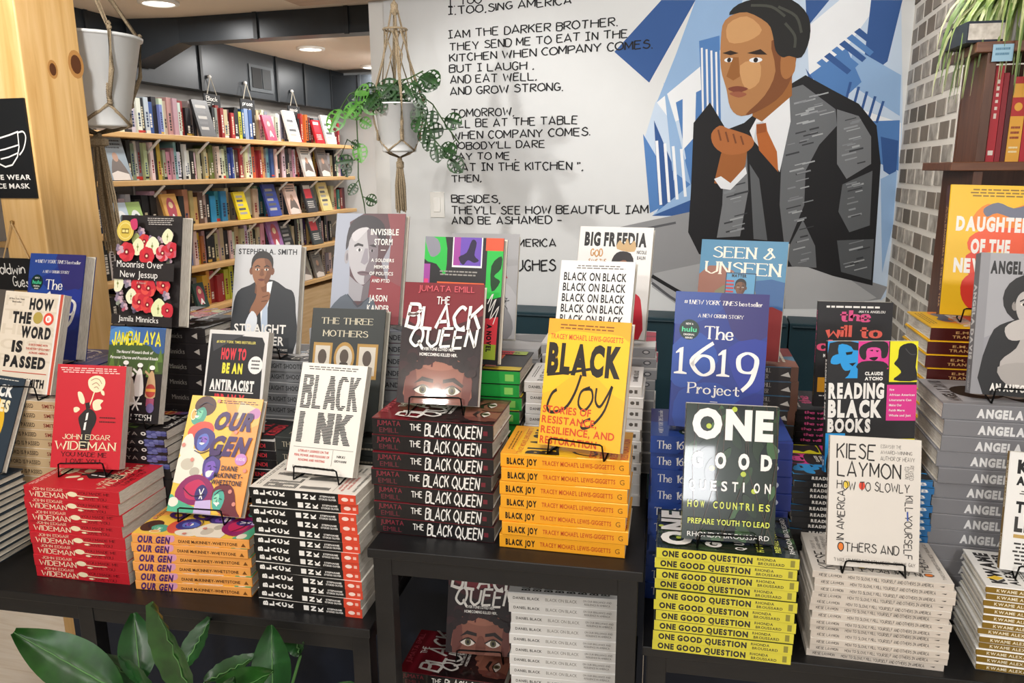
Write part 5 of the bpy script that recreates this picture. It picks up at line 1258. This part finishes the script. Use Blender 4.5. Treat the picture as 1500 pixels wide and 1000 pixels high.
def vine(parent, pts, leaves, mat_, size, seed):
    st = MB(); p3 = [Vector(p) for p in pts]
    st.tube(p3, .0028, STEM, 5); so_ = st.build('vine_stem', parent, smooth=True)
    r_ = random.Random(seed)
    for k in range(leaves):
        u = (k + .6) / leaves * (len(p3) - 1); i = min(int(u), len(p3) - 2); p = p3[i].lerp(p3[i + 1], u - i)
        an = r_.uniform(-2.4, -.7) if r_.random() < .6 else r_.uniform(-3.4, .3)
        d = Vector((math.cos(an), -.45 + r_.uniform(-.3, .3), math.sin(an) * .9 - .1))
        mb = MB(); e = p + d.normalized() * .02; mb.tube([p, e], .002, STEM, 4)
        holed_leaf(mb, e, d, (0, -1, .25), size * r_.uniform(.75, 1.2), mat_ if not callable(mat_) else mat_(k))
        mb.build('leaf', so_)
vine(t, [(0, 0, .17), (.03, -.05, .24), (.09, -.06, .22), (.13, -.05, .12), (.17, -.05, .04), (.22, -.04, -.02)], 12, LEAF2, .085, 1)
vine(t, [(0, 0, .17), (-.02, -.04, .24), (.03, -.07, .26), (.06, -.03, .27), (.11, 0, .30)], 11, LEAF2, .08, 2)
vine(t, [(.02, 0, .17), (.08, .02, .22), (.13, .04, .18), (.18, .05, .10), (.23, .06, .03)], 7, LEAF2, .08, 3)
vine(t, [(0, 0, .17), (-.06, -.03, .25), (-.12, -.04, .24), (-.16, -.04, .14), (-.165, -.03, .02), (-.17, -.03, -.10), (-.15, -.03, -.20), (-.14, -.03, -.32), (-.165, -.03, -.38)], 12, lambda k: LEAFB if k in (3, 4, 5) else LEAF2, .07, 4)
vine(t, [(-.12, -.04, .24), (-.18, -.05, .22), (-.22, -.05, .17)], 4, LEAFB, .10, 5)
vine(t, [(-.165, -.03, .02), (-.21, -.03, .05), (-.24, -.03, -.01), (-.20, -.03, -.06)], 2, LEAF2, .05, 6)
vine(t, [(0, 0, .17), (-.03, .03, .23), (-.05, -.06, .24), (-.02, -.1, .2)], 9, LEAF2, .07, 7)
tag(t, 'white pot in a jute hanger with a trailing holed-leaf vine before the wall', 'hanging planter', 'jute plant hangers')

# ------------------------------------------------------------ signs on the post
yp = 1.85
t = empty('mask_sign', rw(-2.03, yp - .004, 1.67), RZ)
mb = MB().box(-.16, .064, -.004, .0035, -.143, .14, mat('#17191b', .4))
a = Art(mb, lambda u, v, e: (-.16 + .224 * u / 100, -.004 - e, .14 - .283 * v / 100), .4)
a.P('38,42 52,38 68,36 84,34 82,54 72,66 60,70 46,64', '#17191b'); a.L('34,42 52,39 70,36 84,33 83,48 78,58 68,66 56,68 44,64', 1.6, WH); a.L('84,34 93,33 96,39 90,50 82,56', 1.6, WH, True); a.L('44,52 60,50 83,46', 1.4, WH); a.L('50,60 64,58 80,54', 1.4, WH)
a.T('PLEASE WEAR', 8, 76, 95, 81, WH, 'b'); a.T('A FACE MASK', 8, 85, 92, 90, WH, 'b')
mb.build('panel', t)
tag(t, 'black mask-wearing notice with white lettering fixed on the pine post', 'sign')
t = empty('chalk_sign', rw(-2.075, yp - .004, 1.455), RZ)
MB().lathe([(0, -.006), (.006, -.004), (.006, .004), (0, .006)], mat('#9a7a48', .4, .6), n=10).build('nail', t)
mb = MB()
for s_ in (-1, 1): mb.tube([(0, -.004, 0), (s_ * .05, -.004, -.112)], .002, mat('#c9a878', .8), 5)
mb.build('cord', t)
mb = MB().box(-.13, .075, -.006, .0035, -.205, -.108, mat('#161617', .6))
a = Art(mb, lambda u, v, e: (-.13 + .205 * u / 100, -.006 - e, -.108 - .097 * v / 100), .6)
a.T('Baldwin &', 20, 16, 96, 48, WH, 'h'); a.T('Guests', 52, 58, 96, 88, WH, 'h')
mb.build('slate', t)
tag(t, 'small hand-lettered slate hanging by a cord on the pine post', 'sign')
# ------------------------------------------------------------ display tables
ZL, ZM, ZS = .785, .947, .46
def table(x0, x1, y0, y1, zt, label, shelf=None, legs=None):
    t = empty('display_table', ((x0 + x1) / 2, (y0 + y1) / 2, FLOOR))
    ox, oy = (x0 + x1) / 2, (y0 + y1) / 2
    def b(n, a0, a1, b0, b1, c0, c1, bev=.0015): return MB().box(a0 - ox, a1 - ox, b0 - oy, b1 - oy, c0 - FLOOR, c1 - FLOOR, BLACKW).build(n, t, bevel=bev)
    b('tabletop', x0, x1, y0, y1, zt - .018, zt)
    b('apron', x0 + .012, x1 - .012, y0 + .008, y0 + .026, zt - .052, zt - .018)
    b('apron', x0 + .012, x1 - .012, y1 - .026, y1 - .008, zt - .052, zt - .018)
    for s_ in (x0 + .012, x1 - .03): b('apron', s_, s_ + .018, y0 + .026, y1 - .026, zt - .052, zt - .018)
    for lx in (legs or (x0 + .008, x1 - .042)):
        for ly in (y0 + .006, y1 - .04): b('leg', lx, lx + .034, ly, ly + .034, FLOOR, zt - .018)
    if shelf: b('lower_shelf', x0 + .01, x1 - .01, y0 + .03, y1 - .03, shelf - .02, shelf)
    tag(t, label, 'table', 'black display tables')
    return t
table(-1.95, -.492, 1.178, 1.78, ZL, 'low black wooden display table at the left, over the leafy plant', legs=(-1.106, -.53))
table(-.489, -.006, 1.178, 1.80, ZM, 'tall narrow black display table in the middle with a stocked lower shelf', shelf=ZS)
table(-.003, 1.15, 1.216, 1.82, ZL, 'low black wooden display table at the right under the yellow-spined stack')
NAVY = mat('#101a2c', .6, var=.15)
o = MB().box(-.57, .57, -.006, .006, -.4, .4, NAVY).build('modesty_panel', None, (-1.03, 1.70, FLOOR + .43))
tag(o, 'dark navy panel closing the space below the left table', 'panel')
o = MB().box(-.57, .57, -.006, .006, -.4, .4, NAVY).build('modesty_panel', None, (.5695, 1.755, FLOOR + .43))  # added dark sheet standing in for the shade under the right table
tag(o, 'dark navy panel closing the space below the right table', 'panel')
o = MB().box(-.2455, .2455, -.004, .004, -.46, .46, NAVY).build('modesty_panel', None, (-.2475, 1.745, FLOOR + .47))  # added dark sheet standing in for shade behind the lower shelf
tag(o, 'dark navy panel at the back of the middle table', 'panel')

# ------------------------------------------------------------ stacks and displayed books
DESC = dict(red='red paperback with a cream rose', gen='orange hardcover with painted women', ink='white paperback with hatched black letters', mothers='dark grey-green hardcover with gilt frames', anti='charcoal and white book with red and yellow title',
            shooter='light grey hardcover with a suited man', moon='black hardcover covered in flowers', jam='dark paperback with a yellow-lettered title', word='beige paperback with heavy black words', eyes='slate blue book with a yellow disc', storm='grey and maroon hardcover with half a face',
            bq='crimson hardcover with a pair of eyes', joy='golden yellow hardcover with a scrawled title', ogq='leafy green book with spaced white letters', kl='off-white paperback with hand-drawn lettering', kwame='white hardcover with gold-brown spine', angela='grey hardcover with an afro-haired woman', daugh='yellow hardcover with orange hills',
            read='charcoal book with blue, pink and yellow portraits', will='dark grey paperback with pink rounded title', seen='blue and rust hardcover with a framed portrait', freedia='white hardcover with a red-robed figure', bob='white hardcover with a repeated black title', olive='neon collage hardcover with green spine', grey='pale grey hardcover with navy lines')
SHORT = dict(red='red rose cover', gen='orange painted-women cover', ink='hatched-letter cover', mothers='gilt-frames cover', anti='charcoal and white cover', shooter='suited-man cover', moon='flowery black cover', jam='yellow-lettered dark cover', word='beige cover', eyes='yellow-disc cover', storm='half-face cover',
             bq='crimson cover, middle table', joy='golden yellow cover', ogq='leafy green cover', kl='off-white hand-lettered cover', kwame='white cover at far right', angela='afro-haired woman cover', daugh='yellow cover at right', read='three-portraits cover', will='pink-titled grey cover', seen='blue and rust cover', freedia='red-robed figure cover', bob='repeated-title white cover', olive='neon collage cover', grey='pale grey cover')
# how many books of each stack, from the top, show well enough to be things of their own
SHOWN = dict(mothers=2, anti=4, shooter=5, moon=6, jam=5, word=8, storm=5, olive=4, grey=1, freedia=4, bob=8, seen=4, will=6, read=10, angela=11, daugh=4, lowbq=1, lowbob=9)
SHOWN['1619l'] = 1
SPN = dict(red='red', gen='orange', ink='black-spined', mothers='dark grey', anti='black', shooter='silver grey', moon='black', jam='dark berry-ended', word='beige', eyes='slate blue', storm='pale grey', bq='black glossy', joy='golden yellow', ogq='yellow-spined', kl='off-white', kwame='gold-brown', angela='mid grey', daugh='maroon-spined', read='black slim',
           will='dark slim', seen='dark brown', freedia='grey-white', bob='white', olive='green', grey='ash grey')
# key, design, displayed pose (x, y, z, yaw, lean, roll), books, table height, stack centre x, front y, yaw
STACKS = [
    ('red', 'red', (-1.154, 1.306, .997, 11.6, 16.6, 2.7), 8, ZL, -1.136, 1.240, .7),
    ('gen', 'gen', (-.887, 1.300, .921, 2.0, 30.6, 1.2), 6, ZL, -.880, 1.236, 3.5),
    ('ink', 'ink', (-.611, 1.260, 1.044, -5.7, 23.8, -.3), 13, ZL, -.623, 1.211, -1.0),
    ('mothers', 'mothers', (-.627, 1.395, 1.085, -3.1, 19.1, -.5), 10, ZL, -.632, 1.370, -1),
    ('anti', 'anti', (-.896, 1.432, 1.056, -2.2, 19.1, .1), 12, ZL, -.890, 1.412, 0),
    ('shooter', 'shooter', (-.887, 1.580, 1.193, -.2, 15.6, -.1), 15, ZL, -.872, 1.565, 0),
    ('moon', 'moon', (-1.105, 1.487, 1.268, -7.1, 10.9, .3), 13, ZL, -1.112, 1.530, -2),
    ('jam', 'jam', (-1.109, 1.400, 1.072, -1.8, 16.9, -.1), 15, ZL, -1.120, 1.386, 0),
    ('1619l', 'p1619', (-1.431, 1.550, 1.165, -6.2, 15.7, .3), 11, ZL, -1.431, 1.540, 0),
    ('word', 'word', (-1.368, 1.396, 1.125, 1.5, 17.9, 2.8), 15, ZL, -1.368, 1.384, 0),
    ('eyes', 'eyes', (-1.43, 1.32, .975, -8.5, 23.9, 1.4), 12, ZL, -1.462, 1.225, -1),
    ('storm', 'storm', (-.629, 1.560, 1.273, -1.8, 16.7, .2), 18, ZL, -.629, 1.545, 0),
    ('bq', 'bq', (-.384, 1.281, 1.185, 4.9, 20.1, 1.6), 7, ZM, -.384, 1.238, -1.2),
    ('olive', 'olive', (-.380, 1.420, 1.230, -5.5, 11.2, .5), 10, ZM, -.376, 1.412, 0),
    ('grey', 'grey', (-.384, 1.625, 1.234, 4.5, 22.2, .9), 12, ZM, -.366, 1.595, 0),
    ('freedia', 'freedia', (-.103, 1.630, 1.244, -7.3, 19.3, .4), 12, ZM, -.118, 1.612, 0),
    ('bob', 'bob', (-.128, 1.453, 1.205, -9.8, 19.6, -.5), 11, ZM, -.135, 1.438, 0),
    ('joy', 'joy', (-.123, 1.231, 1.136, -12.2, 17.9, -.6), 7, ZM, -.146, 1.222, -.6),
    ('seen', 'seen', (.160, 1.580, 1.221, -11.9, 12.3, .4), 14, ZL, .165, 1.572, -2),
    ('1619r', 'p1619', (.112, 1.391, 1.142, -6.4, 13.2, .1), 10, ZL, .126, 1.376, 0),
    ('ogq', 'ogq', (.131, 1.232, .987, 3.2, 12.5, 1.0), 10, ZL, .130, 1.209, -.7),
    ('will', 'will', (.394, 1.597, 1.123, 3.4, 6.6, .2), 28, ZL, .394, 1.588, 0),
    ('read', 'read', (.388, 1.402, 1.061, 8.2, 7.6, -.3), 23, ZL, .376, 1.388, 1),
    ('kl', 'kl', (.366, 1.248, .952, .8, 15.6, .5), 13, ZL, .382, 1.236, -1.7),
    ('kwame', 'kwame', (.641, 1.290, .943, -4.5, 11.3, 1.4), 12, ZL, .640, 1.246, -4),
    ('angela', 'angela', (.627, 1.414, 1.209, -4.1, 11.9, 1.2), 14, ZL, .624, 1.396, -2),
    ('daugh', 'daugh', (.644, 1.639, 1.308, -5, 12, 1.5), 19, ZL, .652, 1.575, -2),
    ('lowbq', 'bq', (-.34, 1.40, .622, 5, 14, 1.5), 4, ZS, -.386, 1.335, -1),
    ('lowbob', 'bob', None, 16, ZS, -.140, 1.300, 2.0),
]
rnd = random.Random(77)
THICK = {}
for key, des, pose, n, base, sx, sy, syaw in STACKS:
    if pose and des not in THICK: THICK[des] = (pose[2] - .004 - base) / (n + math.sin(R(pose[4])))
THICK['bob'] = (1.205 - .004 - ZM) / (11 + math.sin(R(19.6)))
for k_, v_ in BOOKS.items():
    w, h, kind, cf, cs, cb_, ff, fsn, ro, co = v_
    book_meshes(k_, w, h, THICK[k_], kind, cf, cs, cb_, ff, fsn, ro, co)

WIRE = mat('#0c0c0d', .35, .6)
def easel(P, yaw, lean, roll, t, w, base_z, label):
    """wire book easel: front lip, feet on the stack, two uprights following the book's back"""
    e = empty('book_easel', (P[0], P[1], base_z), yaw)
    mb = MB(); hw = min(.05, w * .34); tl = math.tan(lean); r = .0016
    dz = P[2] - base_z; bk = t / math.cos(lean) + .004
    for s_ in (-1, 1):
        mb.tube([(s_ * hw * .5, bk + .13 * tl + dz * 0, .13), (s_ * hw * .8, bk + .03 * tl, .03 + r), (s_ * hw * .9, bk + .004, r), (s_ * hw, -.006, r), (s_ * hw, -.011, r), (s_ * hw * .93, -.0125, .015 + dz), (s_ * hw * .85, -.0128, .017 + dz), (0, -.0128, .017 + dz)], r, WIRE, 6)
    mb.tube([(-hw * .5, bk + .13 * tl, .13), (hw * .5, bk + .13 * tl, .13)], r, WIRE, 6)
    mb.build('front_wire', e, smooth=True)
    mb = MB()
    for s_ in (-1, 1): mb.tube([(s_ * hw * .45, bk + .128 * tl, .126), (s_ * hw * .45, bk + .05, r)], r, WIRE, 6)
    mb.tube([(-hw * .45, bk + .05, r), (hw * .45, bk + .05, r)], r, WIRE, 6)
    mb.build('back_leg', e, smooth=True)
    tag(e, label, 'book easel', 'wire book easels')

KEY = {}
for key, des, pose, n, base, sx, sy, syaw in STACKS:
    d = DES[des]; t = d['t']; w, h = d['w'], d['h']
    where = {'lowbq': 'on the lower shelf', 'lowbob': 'on the lower shelf', '1619l': 'at the far left', '1619r': 'right of centre'}.get(key, '')
    desc = DESC.get(des, 'royal blue hardcover with large white numerals'); spn = SPN.get(des, 'royal blue')
    under = f"under the {SHORT.get(des, '')}"
    if key == 'lowbq': under = 'below the crimson cover on the lower shelf'
    if key == 'lowbob': under = 'on the lower shelf'
    if key.startswith('1619'): under = where
    for i in range(n):
        z = base + t * (i + .5)
        fromtop = n - i
        jx, jy, jr = rnd.uniform(-.003, .003), rnd.uniform(-.002, .002), rnd.uniform(-.9, .9)
        if i == n - 1: jr *= .4
        M = Matrix.Translation((sx, sy, 0)) @ Matrix.Rotation(R(syaw), 4, 'Z') @ Matrix.Translation((jx, jy, 0)) @ Matrix.Rotation(R(jr), 4, 'Z') @ Matrix.Translation((h / 2, w / 2, z)) @ LYING
        od = 'topmost' if fromtop == 1 else ordinal(fromtop) + ' from the top'
        if fromtop > SHOWN.get(key, 99): rest_book(des, M); continue
        KEY[key, fromtop] = put_book(des, M, f'{spn} book, {od} of the stack {under}', f'{spn} stack {under}')
    if pose:
        x, y, z, yaw, lean, roll = pose; yaw, lean, roll = R(yaw), R(lean), R(roll)
        M3 = Matrix.Rotation(yaw, 4, 'Z') @ Matrix.Rotation(-lean, 4, 'X') @ Matrix.Rotation(roll, 4, 'Y')
        top = base + n * t
        z = top + t * math.sin(lean) + .0045 + math.sin(abs(roll)) * w / 2 * .9
        M = Matrix.Translation((x, y, z)) @ M3 @ Matrix.Translation((0, t / 2, 0))
        lab = f'{desc}, displayed upright on an easel'
        if key.startswith('1619'): lab = f'{desc}, displayed {where}'
        if key == 'lowbq': lab = 'crimson hardcover with a pair of eyes, displayed on the lower shelf'
        if key == 'bq': lab = 'crimson hardcover with a pair of eyes, displayed on the middle tabletop'
        if key == 'bob': lab = 'white hardcover with a repeated black title, displayed behind the yellow one'
        put_book(des, M, lab)
        easel((x, y, z), yaw, lean, roll, t, w, top, f'black wire easel holding the {desc}' + (' ' + where if where else (' on the middle tabletop' if key == 'bq' else '')))

o = REST.build('books'); o['kind'] = 'stuff'
tag(o, 'many more book spines packed along the pine wall shelves, and lower stack copies', 'books')

# ------------------------------------------------------------ leafy plant in front of the left table
pl = empty('peace_lily', (-.86, 1.34, FLOOR))
MB().lathe([(0, 0), (.10, 0), (.11, .02), (.14, .24), (.147, .25), (.135, .25), (.125, .22), (0, .22)], mat('#33363a', .6)).build('pot', pl, smooth=True)
def lily_leaf(base, tip, wid, droop, m=LEAF, roll=0.0, bow=.0):
    o = Vector((-.86, 1.34, FLOOR)); b = Vector(base) - o; tp = Vector(tip) - o
    mb = MB(); d = tp - b; L = d.length; d.normalize()
    s_ = d.cross(Vector((0, -.75, .66))).normalized(); nn = s_.cross(d).normalized()
    s_ = (s_ * math.cos(roll) + nn * math.sin(roll)).normalized(); nn = s_.cross(d).normalized()
    N = 15; vs = []; fs = []; K_ = 7
    for i in range(N):
        u = i / (N - 1)
        wv = wid * (math.sin(math.pi * min(1, u * .93 + .035)) ** .8) * (1 - .28 * u)
        c = b + d * (L * u) + nn * (bow * math.sin(math.pi * u)) + Vector((0, 0, -droop * u * u))
        for k in range(K_):
            v = (k / (K_ - 1)) * 2 - 1
            rip = .003 * math.sin(u * 52 - abs(v) * 7) * (1 - abs(v) * .5)
            vs.append(c + s_ * (wv * v) + nn * (wid * .28 * abs(v) ** 1.2 + rip))
    for i in range(N - 1):
        for k in range(K_ - 1): q = i * K_ + k; fs.append((q, q + 1, q + K_ + 1, q + K_))
    mb.add(vs, fs, m)
    vein = [vs[i * K_ + 3] + nn * .0012 for i in range(N)]
    mb.tube(vein, .0017, mat('#5c8a4e', .4), 5, .0004)
    mb.build('leaf', pl, smooth=True)
    st = MB(); root = Vector((random.uniform(-.04, .04), random.uniform(-.04, .04), .23)); mid = (root + b) / 2 + Vector((0, 0, .05))
    st.tube([root, mid, b], .004, mat('#4a7a3c', .5), 6, .003); st.build('stalk', pl, smooth=True)
def at(px, py, dep): return CAM_P + ray(px, py) * dep
DK = leaf_mat('lily_leaf_deep', '#173a18', '#235224', .35)
for b_, t_, wd_, dr, m_, ro_ in (((178, 1015, 1.33), (20, 926, 1.30), .040, .0, LEAF, -.3), ((285, 1030, 1.30), (226, 879, 1.24), .036, .0, LEAF, .35), ((206, 1000, 1.36), (196, 898, 1.40), .030, .0, DK, -.5), ((240, 1030, 1.34), (146, 955, 1.38), .034, .0, DK, .5),
                                 ((300, 1040, 1.30), (402, 975, 1.25), .030, .01, LEAF, .1), ((300, 1000, 1.36), (376, 962, 1.40), .022, .0, DK, .5), ((400, 1040, 1.38), (398, 915, 1.42), .034, .0, DK, -.2), ((460, 1050, 1.36), (520, 1000, 1.34), .022, .0, DK, .2),
                                 ((440, 960, 1.45), (428, 915, 1.46), .022, .0, DK, .4), ((265, 985, 1.42), (310, 905, 1.46), .024, .0, DK, .2), ((330, 1060, 1.28), (345, 990, 1.25), .025, 0, DK, 0)):
    lily_leaf(at(*b_), at(*t_), wd_ * 1.22, dr, m_, ro_)
tag(pl, 'broad-leaved green peace lily growing under the left display table', 'plant')
# second, mostly hidden, plant under the right table
